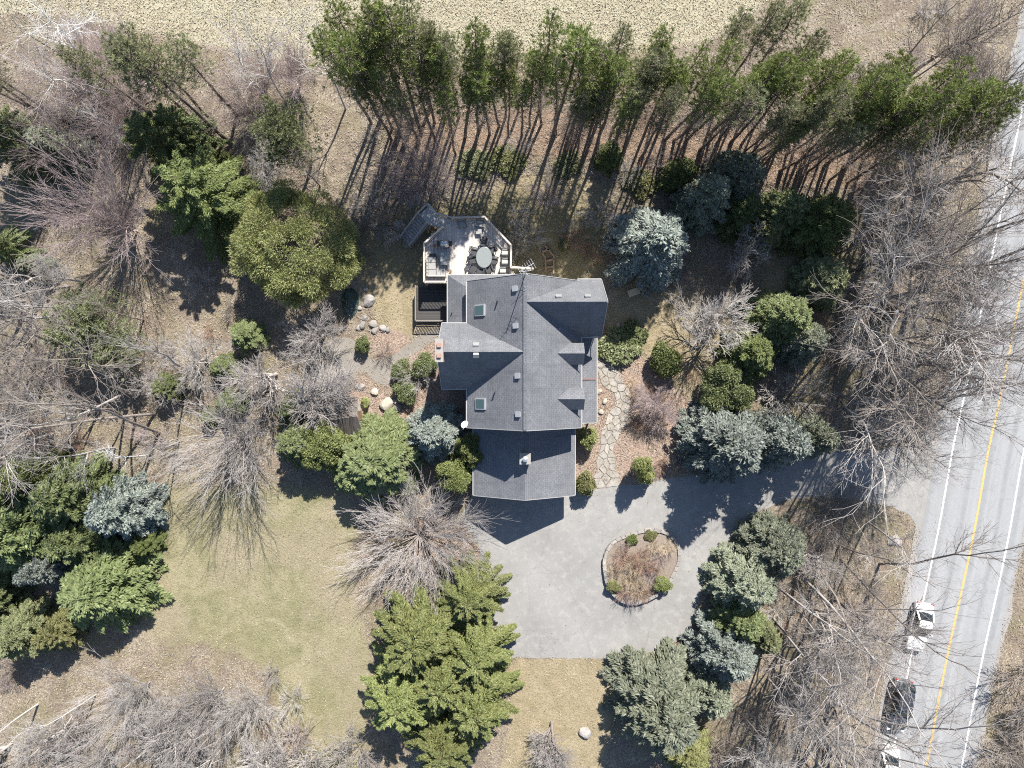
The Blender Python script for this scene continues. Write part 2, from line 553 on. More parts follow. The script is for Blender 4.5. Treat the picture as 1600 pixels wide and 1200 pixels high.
MULCH_PX = [
    [(932, 535), (985, 545), (1040, 585), (1085, 640), (1082, 735), (1000, 755), (965, 760), (897, 775), (897, 672), (930, 665)],
    [(548, 600), (565, 582), (590, 602), (612, 625), (628, 660), (620, 690), (560, 695), (540, 650)],
    [(578, 520), (615, 512), (645, 530), (605, 558), (582, 562)],
    [(600, 560), (690, 530), (700, 640), (640, 660), (608, 615)],
    [(640, 810), (720, 812), (747, 850), (750, 900), (700, 920), (640, 880)],
]
MOSS_PX = [
    [(1100, 600), (1330, 430), (1320, 330), (1250, 380), (1190, 560)],
    [(570, 330), (800, 300), (950, 330), (940, 440), (830, 430), (640, 440), (570, 420)],
]
DRIVE = WP(DRIVE_PX); ISLAND = smooth_poly(WP(ISLAND_PX), 2); PATIO = smooth_poly(WP(PATIO_PX), 2)


def polyline_offset(pts, off):
    out = []
    for i, p in enumerate(pts):
        a = pts[max(0, i - 1)]; b = pts[min(len(pts) - 1, i + 1)]
        dx, dy = b[0] - a[0], b[1] - a[1]; L = math.hypot(dx, dy)
        out.append((p[0] - dy / L * off, p[1] + dx / L * off))
    return out


def resample(pts, step):
    """Catmull-Rom through the points"""
    out = []
    n = len(pts)
    for i in range(n - 1):
        p0 = pts[max(0, i - 1)]; p1 = pts[i]; p2 = pts[i + 1]; p3 = pts[min(n - 1, i + 2)]
        L = math.hypot(p2[0] - p1[0], p2[1] - p1[1]); k = max(1, int(L / step))
        for j in range(k):
            t = j / k
            q = []
            for c in (0, 1):
                q.append(0.5 * (2 * p1[c] + (p2[c] - p0[c]) * t + (2 * p0[c] - 5 * p1[c] + 4 * p2[c] - p3[c]) * t * t + (3 * p1[c] - p0[c] - 3 * p2[c] + p3[c]) * t ** 3))
            out.append(tuple(q))
    out.append(pts[-1])
    return out


ROAD_C = resample(WP(YEL_PX), 1.5)          # runs from the top of the picture to the bottom
ROAD_L = polyline_offset(ROAD_C, -4.75)     # towards the house
ROAD_R = polyline_offset(ROAD_C, 4.35)
if ROAD_L[40][0] > ROAD_R[40][0]:
    ROAD_L = polyline_offset(ROAD_C, 4.75); ROAD_R = polyline_offset(ROAD_C, -4.35); SGN = 1
else:
    SGN = -1
ROAD_POLY = ROAD_L + ROAD_R[::-1]
HOUSE_POLY = [(-5.6, 9.3), (7.5, 9.3), (7.5, -3.6), (5.4, -3.6), (5.4, -9.7), (-3.3, -9.7), (-3.3, -3.6), (-5.9, -.4)]
PATHM = resample(WP(PATH_C), 0.3)


# ground sheet: one grid, fine in view and coarse out to the horizon, with zone weights per vertex
gx = np.concatenate([[-900, -400, -200, -110, -80, -65], np.arange(-54, 54.01, 0.36), [65, 80, 110, 200, 400, 900]])
gy = np.concatenate([[-900, -400, -200, -110, -70, -50], np.arange(-42, 42.01, 0.36), [50, 70, 110, 200, 400, 900]])
GX, GY = np.meshgrid(gx, gy)
nx, ny = len(gx), len(gy)


def blur(a, it=2):
    for _ in range(it):
        b = np.pad(a, 1, mode='edge')
        a = (b[:-2, 1:-1] + b[2:, 1:-1] + b[1:-1, :-2] + b[1:-1, 2:] + 2 * b[1:-1, 1:-1]) / 6.0
    return a


def zone(polys, it):
    m = np.zeros(GX.shape)
    for p in polys: m = np.maximum(m, in_poly(GX, GY, WP(p)).astype(float))
    return blur(m, it)


z_lawn = zone([LAWN_PX], 40); z_field = zone([FIELD_PX], 14); z_mulch = zone(MULCH_PX, 3)
z_gravel = np.zeros(GX.shape); z_dry = zone(DRY_PX, 12); z_moss = zone(MOSS_PX, 14); z_rust = zone([[(600, 170), (900, 175), (1250, 215), (1420, 240), (1380, 300), (1200, 285), (900, 250), (600, 235)]], 14)
idx = np.arange(nx * ny).reshape(ny, nx)
Fg = np.stack([idx[:-1, :-1], idx[:-1, 1:], idx[1:, 1:], idx[1:, :-1]], -1).reshape(-1, 4)
gme = np_mesh('ground', np.stack([GX.ravel(), GY.ravel(), np.zeros(nx * ny)], 1), Fg)
for nm, chans in (('zone_a', (z_lawn, z_field, z_mulch, z_moss)), ('zone_b', (z_dry, z_rust, z_gravel, z_gravel))):
    at = gme.attributes.new(nm, 'FLOAT_COLOR', 'POINT')
    at.data.foreach_set('color', np.stack([c.ravel() for c in chans], 1).astype(np.float32).ravel())


def m_ground():
    t = NT('ground_cover')
    ps = t.pos()
    a = t.n('Attribute', attribute_name='zone_a'); b = t.n('Attribute', attribute_name='zone_b')
    sa = t.n('SeparateColor'); t.set(sa.inputs[0], a.outputs['Color'])
    sb = t.n('SeparateColor'); t.set(sb.inputs[0], b.outputs['Color'])
    n_big = t.noise(ps, 0.16, 4.0, 0.6); n_med = t.noise(ps, 0.8, 5.0, 0.65); n_fine = t.noise(ps, 5.0, 4.0, 0.7); n_tiny = t.noise(ps, 17.0, 2.0, 0.7)
    vor = t.n('TexVoronoi', Scale=12.0); t.set(vor.inputs['Vector'], ps)
    sv = t.n('SeparateColor'); t.set(sv.inputs[0], vor.outputs['Color'])
    cell = sv.outputs[0]

    def edge(z, gain=1.0):
        q = t.math('ADD', z, t.math('MULTIPLY', t.math('SUBTRACT', n_med, 0.5), 0.75 * gain))
        return t.ramp(q, [(0.34, 0.0), (0.62, 1.0)])
    n_drift = t.noise(ps, 0.35, 5.0, 0.7, 0.8)
    # leaf litter
    c = t.ramp(cell, [(0.0, (0.11, 0.088, 0.06)), (0.3, (0.22, 0.182, 0.125)), (0.65, (0.30, 0.256, 0.185)), (1.0, (0.41, 0.36, 0.272))])
    c = t.mix(t.ramp(n_big, [(0.35, 0.0), (0.65, 0.6)]), c, (0.295, 0.255, 0.20))
    c = t.mix(t.ramp(n_drift, [(0.42, 0.7), (0.56, 0.0)]), c, (0.155, 0.12, 0.09))
    c = t.mix(t.ramp(n_drift, [(0.56, 0.0), (0.7, 0.6)]), c, (0.37, 0.315, 0.25))
    c = t.mix(t.ramp(t.noise(ps, 0.27, 4.0, 0.6, 0.5), [(0.48, 0.0), (0.64, 0.7)]), c, (0.19, 0.172, 0.09))
    c = t.mix(t.ramp(n_fine, [(0.38, 0.75), (0.55, 0.0)]), c, (0.12, 0.085, 0.062))
    c = t.mix(t.ramp(n_med, [(0.55, 0.0), (0.75, 0.55)]), c, (0.28, 0.19, 0.135))
    # mown lawn, half dormant
    g = t.mix(t.ramp(n_med, [(0.3, 0.0), (0.7, 1.0)]), (0.13, 0.125, 0.055), (0.225, 0.205, 0.11))
    g = t.mix(t.ramp(n_drift, [(0.46, 0.0), (0.62, 0.75)]), g, (0.285, 0.25, 0.155))
    g = t.mix(t.ramp(n_big, [(0.45, 0.0), (0.6, 0.65)]), g, (0.26, 0.215, 0.15))
    g = t.mix(t.ramp(n_tiny, [(0.45, 0.0), (0.75, 0.6)]), g, (0.36, 0.325, 0.225))
    g = t.mix(t.ramp(n_fine, [(0.35, 0.45), (0.5, 0.0)]), g, (0.12, 0.11, 0.045))
    c = t.mix(edge(sa.outputs[0]), c, g)
    # dry grass round the house
    d = t.mix(t.ramp(n_med, [(0.3, 0.0), (0.7, 1.0)]), (0.20, 0.165, 0.09), (0.33, 0.27, 0.175))
    d = t.mix(t.ramp(n_fine, [(0.35, 0.5), (0.52, 0.0)]), d, (0.155, 0.12, 0.065))
    d = t.mix(t.ramp(n_tiny, [(0.5, 0.0), (0.75, 0.6)]), d, (0.40, 0.335, 0.235))
    c = t.mix(edge(sb.outputs[0]), c, d)
    rn = t.mix(n_fine, (0.15, 0.095, 0.06), (0.33, 0.225, 0.16))
    c = t.mix(t.math('MULTIPLY', edge(sb.outputs[1], 1.3), 0.75), c, rn)
    # mossy thin grass
    mo = t.mix(n_fine, (0.10, 0.09, 0.038), (0.25, 0.21, 0.11))
    c = t.mix(t.math('MULTIPLY', edge(a.outputs['Alpha'], 1.4), 0.7), c, mo)
    # straw field
    f = t.mix(t.ramp(n_med, [(0.3, 0.0), (0.7, 1.0)]), (0.33, 0.295, 0.20), (0.39, 0.355, 0.26))
    f = t.mix(t.ramp(n_big, [(0.4, 0.0), (0.65, 0.7)]), f, (0.37, 0.345, 0.24))
    mpf = t.n('Mapping'); t.set(mpf.inputs[0], ps); mpf.inputs['Scale'].default_value = (0.12, 1.6, 1.0); mpf.inputs['Rotation'].default_value = (0, 0, R(6))
    f = t.mix(t.ramp(t.noise(mpf.outputs[0], 1.0, 4.0, 0.6), [(0.45, 0.0), (0.62, 0.7)]), f, (0.29, 0.25, 0.175))
    f = t.mix(t.ramp(n_fine, [(0.38, 0.3), (0.52, 0.0)]), f, (0.27, 0.225, 0.14))
    c = t.mix(edge(sa.outputs[1]), c, f)
    # garden mulch
    mu = t.ramp(cell, [(0.0, (0.14, 0.10, 0.075)), (0.5, (0.27, 0.205, 0.16)), (1.0, (0.39, 0.315, 0.255))])
    mu = t.mix(t.ramp(n_med, [(0.35, 0.0), (0.65, 0.6)]), mu, (0.29, 0.20, 0.15))
    c = t.mix(edge(sa.outputs[2], 0.6), c, mu)
    h = t.math('ADD', t.math('MULTIPLY', n_fine, 0.7), t.math('MULTIPLY', cell, 0.4))
    t.principled(c, 0.95, t.bump(h, 0.9, 0.12))
    return t.m


M['ground'] = m_ground()
gme.materials.append(M['ground'])
tag(link('ground', gme), kind='structure')


def strip(name, A, B, z, mat, parent=None, kind=None):
    n = len(A)
    V = [(x, y, z) for x, y in A] + [(x, y, z) for x, y in B]
    F = [(i, i + 1, n + i + 1, n + i) for i in range(n - 1)]
    me = bpy.data.meshes.new(name); me.from_pydata(V, [], F)
    if me.polygons[0].normal.z < 0: me.flip_normals()
    uv = me.uv_layers.new(name='UVMap')
    d = [0.0]
    for i in range(1, n): d.append(d[-1] + math.hypot(A[i][0] - A[i - 1][0], A[i][1] - A[i - 1][1]))
    wid = math.hypot(A[0][0] - B[0][0], A[0][1] - B[0][1])
    for l in me.loops:
        k = l.vertex_index
        uv.data[l.index].uv = (0.0 if k < n else wid, d[k % n])
    me.materials.append(mat)
    o = link(name, me, parent)
    if kind: o['kind'] = kind
    return o


# driveway, road with shoulders and painted lines
tag(sheet('driveway', rough_poly(DRIVE, 0.45, 0.05), 0.016, M['drive']), kind='structure')
PATIO_R = rough_poly(PATIO, 0.4, 0.05)
M['gravel'] = m_asphalt('garden_gravel', (0.185, 0.165, 0.14), (0.25, 0.23, 0.20), (0.31, 0.285, 0.245), False)
tag(sheet('garden_path', PATIO_R, 0.014, M['gravel']), kind='structure')
sh_l = [(x + random.gauss(0, .09), y) for x, y in polyline_offset(ROAD_C, SGN * 5.25)]
sh_r = [(x + random.gauss(0, .09), y) for x, y in polyline_offset(ROAD_C, -SGN * 4.75)]
strip('road_shoulder', sh_l, sh_r, 0.022, M['shoulder'], None, 'structure')
road = strip('road', ROAD_L, ROAD_R, 0.028, M['road'], None, 'structure')
for off, w, mt in ((3.25, 0.14, 'line_white'), (-3.2, 0.14, 'line_white'), (0.0, 0.19, 'line_yellow'),):
    strip('road_line', polyline_offset(ROAD_C, SGN * (off + w / 2)), polyline_offset(ROAD_C, SGN * (off - w / 2)), 0.034, M[mt], road)


# flagstone path: single stones with open joints
def clip(poly, px, py, nx_, ny_):
    out = []
    n = len(poly)
    for i in range(n):
        a = poly[i]; b = poly[(i + 1) % n]
        da = (a[0] - px) * nx_ + (a[1] - py) * ny_; db = (b[0] - px) * nx_ + (b[1] - py) * ny_
        if da <= 0: out.append(a)
        if (da < 0 < db) or (db < 0 < da):
            t = da / (da - db); out.append((a[0] + (b[0] - a[0]) * t, a[1] + (b[1] - a[1]) * t))
    return out


plen = [0.0]
for i in range(1, len(PATHM)): plen.append(plen[-1] + math.dist(PATHM[i], PATHM[i - 1]))


def path_at(s, t):
    s = max(0, min(plen[-1] - 1e-3, s))
    i = max(k for k in range(len(plen)) if plen[k] <= s); i = min(i, len(PATHM) - 2)
    f = (s - plen[i]) / (plen[i + 1] - plen[i])
    a = PATHM[i]; b = PATHM[i + 1]
    a0 = PATHM[max(0, i - 3)]; b0 = PATHM[min(len(PATHM) - 1, i + 4)]
    dx, dy = b0[0] - a0[0], b0[1] - a0[1]; L = math.hypot(dx, dy)
    wob = 0.12 * math.sin(s * 1.3) + 0.07 * math.sin(s * 3.1)
    hw = .76 + (0.28 if s < 1.2 else 0)
    q = t * (hw + wob * abs(t))
    return (a[0] + (b[0] - a[0]) * f - dy / L * q, a[1] + (b[1] - a[1]) * f + dx / L * q)


fp_bed = [path_at(s, -1.03) for s in np.arange(0, plen[-1], .4)] + [path_at(s, 1.03) for s in np.arange(plen[-1], 0, -.4)]
fpath = sheet('flagstone_path', fp_bed, 0.012, m_plain('path_joint_soil', (0.20, 0.165, 0.125), 0.95, 0.2, 4.0))
tag(fpath, kind='structure')
seeds = []
rs = random.Random(5)
s = 0.35
row = 0
while s < plen[-1]:
    k = 2 if row % 2 == 0 else 3
    for j in range(k):
        t = -1 + (2 * j + 1) / k
        seeds.append((s + rs.uniform(-.28, .28), t + rs.uniform(-.22, .22)))
    s += 0.66; row += 1
for i, (sx, tx) in enumerate(seeds):
    cell = [(max(0, sx - 1.4), -1), (min(plen[-1], sx + 1.4), -1), (min(plen[-1], sx + 1.4), 1), (max(0, sx - 1.4), 1)]
    for j, (ox, ot) in enumerate(seeds):
        if i == j or abs(ox - sx) > 2.8: continue
        nx_, ny_ = ox - sx, ot - tx; L = math.hypot(nx_, ny_)
        cell = clip(cell, (sx + ox) / 2 - nx_ / L * .035, (tx + ot) / 2 - ny_ / L * .035, nx_, ny_)
        if len(cell) < 3: break
    if len(cell) < 3: continue
    fine = []
    for k in range(len(cell)):
        a = cell[k]; b = cell[(k + 1) % len(cell)]
        fine += [(a[0] * (1 - q) + b[0] * q, a[1] * (1 - q) + b[1] * q) for q in (0, .5)]
    wp = [path_at(a, b) for a, b in smooth_poly(fine, 1)]
    MB().prism(wp, 0.008, 0.055 + rs.uniform(-.008, .012), 0.045, 0.014).obj('flagstone', M['flag'], fpath)

# planting island: dry stone ring with soil inside
isl = empty('planting_island', (0, 0, 0))
tag(isl, 'oval raised planting bed ringed with stacked stone inside the driveway loop', 'planter')
icx = sum(p[0] for p in ISLAND) / len(ISLAND); icy = sum(p[1] for p in ISLAND) / len(ISLAND)
ring = resample(ISLAND + [ISLAND[0]], 0.1)
rl = [0.0]
for i in range(1, len(ring)): rl.append(rl[-1] + math.dist(ring[i], ring[i - 1]))


def ring_at(s):
    s %= rl[-1]
    i = int(np.searchsorted(rl, s, 'right') - 1); i = min(i, len(ring) - 2)
    f = (s - rl[i]) / (rl[i + 1] - rl[i] + 1e-9)
    return (ring[i][0] + (ring[i + 1][0] - ring[i][0]) * f, ring[i][1] + (ring[i + 1][1] - ring[i][1]) * f)


for course in range(2):
    s = 0.25 * course
    end = s + rl[-1]
    while s < end - 0.25:
        L = min(rs.uniform(.38, .75), end - s)
        a = ring_at(s + .015); b = ring_at(s + L - .015)
        def inn(p, d):
            dx, dy = icx - p[0], icy - p[1]; q = math.hypot(dx, dy)
            return (p[0] + dx / q * d, p[1] + dy / q * d)
        o0 = rs.uniform(-.03, .03); w0 = rs.uniform(.27, .36)
        poly = [inn(a, o0), inn(b, o0 + rs.uniform(-.02, .02)), inn(b, w0), inn(a, w0 + rs.uniform(-.03, .03))]
        z0 = 0.0 if course == 0 else 0.235
        z1 = 0.23 if course == 0 else 0.44 + rs.uniform(-.02, .03)
        MB().prism(poly, z0, z1, 0.07, 0.02).obj('stone', M['wallstone'], isl)
        s += L
soil = [(icx + (x - icx) * .93, icy + (y - icy) * .93) for x, y in ISLAND]
MB().prism(soil, 0.03, 0.36, 0.25, 0.05).obj('soil', m_plain('island_soil', (0.25, 0.205, 0.165), 0.95, 0.35, 9.0, bump=0.9), isl)

# ------------------------------------------------------------------ house
house = empty('house', (0, 0, 0))
tag(house, 'large house with grey shingled gables, dormers and attached garage', 'house')
RX, RZ, EZ = 1.02, 9.7, 5.6
PITCH = (RZ - EZ) / (5.81 - RX)


def slope(pts, parent=house, mat='shingle', th=0.14, name='roof_slope'):
    """roof plane; pts: eave a, eave b, top b, top a (top surface); UV in metres"""
    P = [Vector(p) for p in pts]
    u = (P[1] - P[0]).normalized()
    nrm = (P[1] - P[0]).cross(P[-1] - P[0]).normalized()
    if nrm.z < 0: nrm = -nrm
    v = nrm.cross(u).normalized()
    if v.z < 0: v = -v
    n = len(P)
    V = P + [p - Vector((0, 0, th)) for p in P]
    F = [tuple(range(n)), tuple(range(n, 2 * n))[::-1]]
    for i in range(n):
        j = (i + 1) % n
        F.append((i, n + i, n + j, j))
    me = bpy.data.meshes.new(name); me.from_pydata([tuple(p) for p in V], [], F)
    bm = bmesh.new(); bm.from_mesh(me); bmesh.ops.recalc_face_normals(bm, faces=bm.faces); bm.to_mesh(me); bm.free()
    uv = me.uv_layers.new(name='UVMap')
    for l in me.loops:
        p = V[l.vertex_index] - P[0]
        uv.data[l.index].uv = (p.dot(u), p.dot(v))
    me.materials.append(M[mat]); me.materials.append(M['trim'])
    for p in me.polygons:
        if abs(p.normal.dot(nrm)) < .9: p.material_index = 1
    return link(name, me, parent)


def gutter(a, b, parent, out=(0, 0)):
    mb = MB()
    mb.bar((a[0] + out[0], a[1] + out[1], a[2] - .06), (b[0] + out[0], b[1] + out[1], b[2] - .06), 0.085, 0.10)
    return mb.obj('gutter', M['trim'], parent)


def rake(a, b, parent):
    mb = MB(); mb.bar((a[0], a[1], a[2] - .055), (b[0], b[1], b[2] - .055), 0.045, 0.16)
    return mb.obj('rake_trim', M['trim'], parent)


YN, YS = 8.65, -3.66
XW, XE = -3.77, 5.81
# walls
def gable_wall(x0, x1, y0, y1, ze, ridge, zr, axis, mat='siding', name='wall'):
    mb = MB()
    if axis == 'y':
        prof = [(x0, 0), (x1, 0), (x1, ze), (ridge, zr), (x0, ze)]
        vs = [(x, y0, z) for x, z in prof] + [(x, y1, z) for x, z in prof]
    else:
        prof = [(y0, 0), (y1, 0), (y1, ze), (ridge, zr), (y0, ze)]
        vs = [(x0, y, z) for y, z in prof] + [(x1, y, z) for y, z in prof]
    fs = [(0, 1, 2, 3, 4), (9, 8, 7, 6, 5)] + [(i, (i + 1) % 5, 5 + (i + 1) % 5, 5 + i) for i in range(5)]
    mb.add(vs, fs)
    return mb.obj(name, M[mat], house)


gable_wall(-3.35, 5.4, YS + .35, YN - .35, EZ - .08, RX, RZ - .25, 'y')
WY0, WY1, WYR = -0.38, 5.09, 2.52
gable_wall(-5.5, 0, WY0 + .3, WY1 - .3, EZ - .02, WYR, RZ - .35, 'x')
EY0, EY1, EYR = 3.98, 8.78, 6.46
gable_wall(2, 7.15, EY0 + .3, EY1 - .3, EZ - .02, EYR, RZ - .35, 'x')
gable_wall(-2.95, 5.1, -9.35, -3.4, 2.82, 1.08, 5.25, 'y')
MB().box(-5.15, -3.3, WY1 - .3, 8.95, 0, 3.25).obj('wall', M['siding'], house)
MB().box(-3.3, 1.0, 8.3, 8.95, 0, 3.25).obj('wall', M['siding'], house)
# main roof
s1 = slope([(XW, YN, EZ), (XW, YS, EZ), (RX, YS, RZ), (RX, YN, RZ)])
s2 = slope([(XE, YS, EZ), (XE, YN, EZ), (RX, YN, RZ), (RX, YS, RZ)])
gutter((XW, WY1, EZ), (XW, YN, EZ), s1, (-.06, 0)); gutter((XW, YS, EZ), (XW, WY0, EZ), s1, (-.06, 0))
gutter((XE, YS, EZ), (XE, EY0, EZ), s2, (.06, 0))
for sl, X, in ((s1, XW), (s2, XE)):
    rake((X, YS - .027, EZ), (RX, YS - .027, RZ), sl); rake((X, YN + .027, EZ), (RX, YN + .027, RZ), sl)
mb = MB(); mb.bar((RX, YS, RZ + .02), (RX, YN, RZ + .02), .26, .05); mb.obj('ridge_cap', M['shingle'], s1)
# west wing
XWW = -5.89; zw = RZ - .03
w1 = slope([(RX - .05, WY1, EZ), (XWW, WY1, EZ), (XWW, WYR, zw), (RX - .05, WYR, zw)])
w2 = slope([(XWW, WY0, EZ), (RX - .05, WY0, EZ), (RX - .05, WYR, zw), (XWW, WYR, zw)])
gutter((XWW, WY1, EZ), (XW - .1, WY1, EZ), w1, (0, .06)); gutter((XWW, WY0, EZ), (XW - .1, WY0, EZ), w2, (0, -.06))
rake((XWW - .027, WY1, EZ), (XWW - .027, WYR, zw), w1); rake((XWW - .027, WY0, EZ), (XWW - .027, WYR, zw), w2)
# east wing
XEE = 7.5
e1 = slope([(XEE, EY1, EZ), (RX + .05, EY1, EZ), (RX + .05, EYR, zw), (XEE, EYR, zw)])
e2 = slope([(RX + .05, EY0, EZ), (XEE, EY0, EZ), (XEE, EYR, zw), (RX + .05, EYR, zw)])
gutter((XE - .3, EY1, EZ), (XEE, EY1, EZ), e1, (0, .06)); gutter((XE + .15, EY0, EZ), (XEE, EY0, EZ), e2, (0, -.06))
rake((XEE + .027, EY1, EZ), (XEE + .027, EYR, zw), e1); rake((XEE + .027, EY0, EZ), (XEE + .027, EYR, zw), e2)
# garage
GZ, GE = 5.5, 2.9
g1 = slope([(-3.37, -3.3, GE), (-3.37, -9.78, GE), (1.08, -9.78, GZ), (1.08, -3.3, GZ)])
g2 = slope([(5.5, -9.78, GE), (5.5, -3.3, GE), (1.08, -3.3, GZ), (1.08, -9.78, GZ)])
gutter((-3.37, -9.78, GE), (-3.37, -3.7, GE), g1, (-.06, 0)); gutter((5.5, -9.78, GE), (5.5, -3.7, GE), g2, (.06, 0))
rake((-3.37, -9.807, GE), (1.08, -9.807, GZ), g1); rake((5.5, -9.807, GE), (1.08, -9.807, GZ), g2)
# low roofs: wrap-around at the deck corner, porch on the front
k1 = slope([(-5.6, 9.5, 3.2), (-5.6, WY1 - .25, 3.2), (-3.3, WY1 - .25, 4.9), (-3.3, 7.9, 4.9)], th=.12)
k2 = slope([(0.9, 9.5, 3.2), (-5.6, 9.5, 3.2), (-3.3, 7.9, 4.9), (0.9, 7.9, 4.9)], th=.12)
gutter((-5.6, WY1 - .1, 3.2), (-5.6, 9.5, 3.2), k1, (-.06, 0)); gutter((-5.6, 9.5, 3.2), (0.9, 9.5, 3.2), k2, (0, .06))
pch = slope([(7.36, -3.36, 3.4), (7.36, 4.1, 3.4), (5.3, 4.1, 4.35), (5.3, -3.36, 4.35)], th=.12)
gutter((7.36, -3.36, 3.4), (7.36, 4.1, 3.4), pch, (.06, 0))
rake((5.4, -3.385, 4.31), (7.36, -3.385, 3.4), pch)
MB().bar((5.42, .42, 4.36), (7.34, .42, 3.445), .12, .05).obj('flashing', M['copper'], pch)
for y in (-3.1, -.6, 1.6, 3.7):
    MB().box(7.05, 7.2, y - .075, y + .075, 0.1, 3.35).obj('porch_post', M['white'], house)
MB().box(5.4, 7.3, -3.3, 4.0, 0.0, 0.18).obj('porch_floor', M['concrete'], house)
# dormers on the front slope
for yr in (2.5, -1.23):
    dm = empty('dormer', (0, 0, 0)); dm.parent = house
    zr, ze, hw = 7.42, 6.5, .9
    xs = RX + (RZ - zr) / PITCH - .3
    slope([(5.95, yr + hw, ze), (xs + .9, yr + hw, ze), (xs, yr, zr), (5.95, yr, zr)], dm, th=.08)
    slope([(xs + .9, yr - hw, ze), (5.95, yr - hw, ze), (5.95, yr, zr), (xs, yr, zr)], dm, th=.08)
    MB().add([(5.6, yr - hw + .1, 5.7), (5.6, yr + hw - .1, 5.7), (5.6, yr + hw - .1, ze), (5.6, yr, zr - .14), (5.6, yr - hw + .1, ze),
              (3.8, yr - hw + .1, 5.7), (3.8, yr + hw - .1, 5.7), (3.8, yr + hw - .1, ze), (3.8, yr, zr - .14), (3.8, yr - hw + .1, ze)],
             [(0, 1, 2, 3, 4), (9, 8, 7, 6, 5)] + [(i, (i + 1) % 5, 5 + (i + 1) % 5, 5 + i) for i in range(5)]).obj('dormer_wall', M['siding'], dm)
    MB().box(5.6, 5.63, yr - .4, yr + .4, 5.85, 6.75).obj('window', M['glass'], dm)


def on_roof(px, py, plane):
    """solve the roof point seen at a photograph pixel"""
    z = 7.0
    for _ in range(25):
        x, y = W(px, py, z); z = plane(x, y)
    return x, y, z


pl_w = lambda x, y: RZ - PITCH * (RX - x)
pl_wn = lambda x, y: zw - (zw - EZ) / (WY1 - WYR) * (y - WYR)
pl_ws = lambda x, y: zw - (zw - EZ) / (WYR - WY0) * (WYR - y)
pl_en = lambda x, y: zw - (zw - EZ) / (EY1 - EYR) * (y - EYR)
a_w = math.atan(PITCH)
for px, py in ((751, 485), (752, 631)):
    x, y, z = on_roof(px, py, pl_w)
    sk = empty('skylight', (x, y, z)); sk.parent = house; sk.rotation_euler = (0, -a_w, 0)
    MB().box(-.55, .55, -.48, .48, -.05, .16).obj('frame', M['metal'], sk, bevel=.02)
    MB().box(-.45, .45, -.38, .38, .162, .19).obj('pane', M['skyglass'], sk)
for px, py, pln, rot in ((806, 451, pl_w, (0, -a_w, 0)), (807, 509, pl_w, (0, -a_w, 0)), (810, 587, pl_w, (0, -a_w, 0)), (811, 647, pl_w, (0, -a_w, 0)),
                         (744, 540.5, pl_wn, (-R(55), 0, 0)), (744, 553.5, pl_ws, (R(55), 0, 0)), (873, 465, pl_en, (-R(59), 0, 0)), (918.5, 464.6, pl_en, (-R(59), 0, 0))):
    x, y, z = on_roof(px, py, pln)
    v = MB().box(-.2, .2, -.2, .2, -.03, .14).box(-.23, .23, -.23, .23, .145, .2).obj('roof_vent', M['metal'], house)
    v.location = (x, y, z); v.rotation_euler = rot
for px, py in ((777, 471), (773, 613)):
    x, y, z = on_roof(px, py, pl_w)
    MB().cyl((x, y, z - .1), (x, y, z + .55), .06).obj('vent_pipe', M['metal_dark'], house)
x, y, z = on_roof(706, 489, lambda x, y: 3.2 + (x + 5.6) * .74)
MB().cyl((x, y, z - .1), (x, y, z + .25), .05).obj('vent_pipe', M['metal_dark'], house)
# chimneys
ch = empty('chimney', (0, 0, 0)); ch.parent = house
MB().box(-5.93, -5.38, 1.75, 3.45, 0, 10.2).obj('stack', M['brick'], ch)
MB().box(-5.98, -5.33, 1.69, 3.51, 10.2, 10.32).obj('cap', M['concrete'], ch, bevel=.02)
for yy in (2.2, 3.0):
    MB().box(-5.82, -5.5, yy - .16, yy + .16, 10.32, 10.5).obj('flue', m_plain('clay_flue', (0.34, 0.20, 0.14), .9), ch)
c2 = empty('chimney', (0, 0, 0)); c2.parent = house
cxp, cyp = W(820.5, 717, 6.5)
MB().box(cxp - .42, cxp + .42, cyp - .42, cyp + .42, 3.5, 6.4).obj('stack', M['brick'], c2)
MB().box(cxp - .47, cxp + .47, cyp - .47, cyp + .47, 6.4, 6.5).obj('cap', M['concrete'], c2, bevel=.02)
MB().cyl((cxp, cyp, 6.5), (cxp, cyp, 6.8), .16, .16, 12).obj('flue', M['metal_dark'], c2)
MB().cyl((cxp, cyp, 6.82), (cxp, cyp, 6.95), .24, .03, 12).obj('rain_cap', M['metal'], c2)
# antenna mast at the north gable
an = empty('antenna', (1.02, 8.55, 9.7)); an.parent = house
MB().cyl((0, 0, -.6), (0, 0, 3.7), .035).obj('mast', M['metal'], an)
mb = MB(); mb.bar((-.5, -.3, 3.5), (.6, .35, 3.5), .03, .03)
for q in np.linspace(-1, 1, 7):
    c = (0.05 + q * .5, 0.02 + q * .3); L = .28 + .12 * (q + 1) / 2
    mb.bar((c[0] - L * .5, c[1] + L * .86, 3.52), (c[0] + L * .5, c[1] - L * .86, 3.52), .015, .015)
mb.obj('dipole_array', M['metal'], an)
mb = MB(); mb.bar((-.35, 0, 1.6), (.45, .1, 1.6), .025, .025).bar((-.2, .2, 1.0), (.25, -.2, 1.0), .025, .025); mb.obj('cross_arm', M['metal'], an)
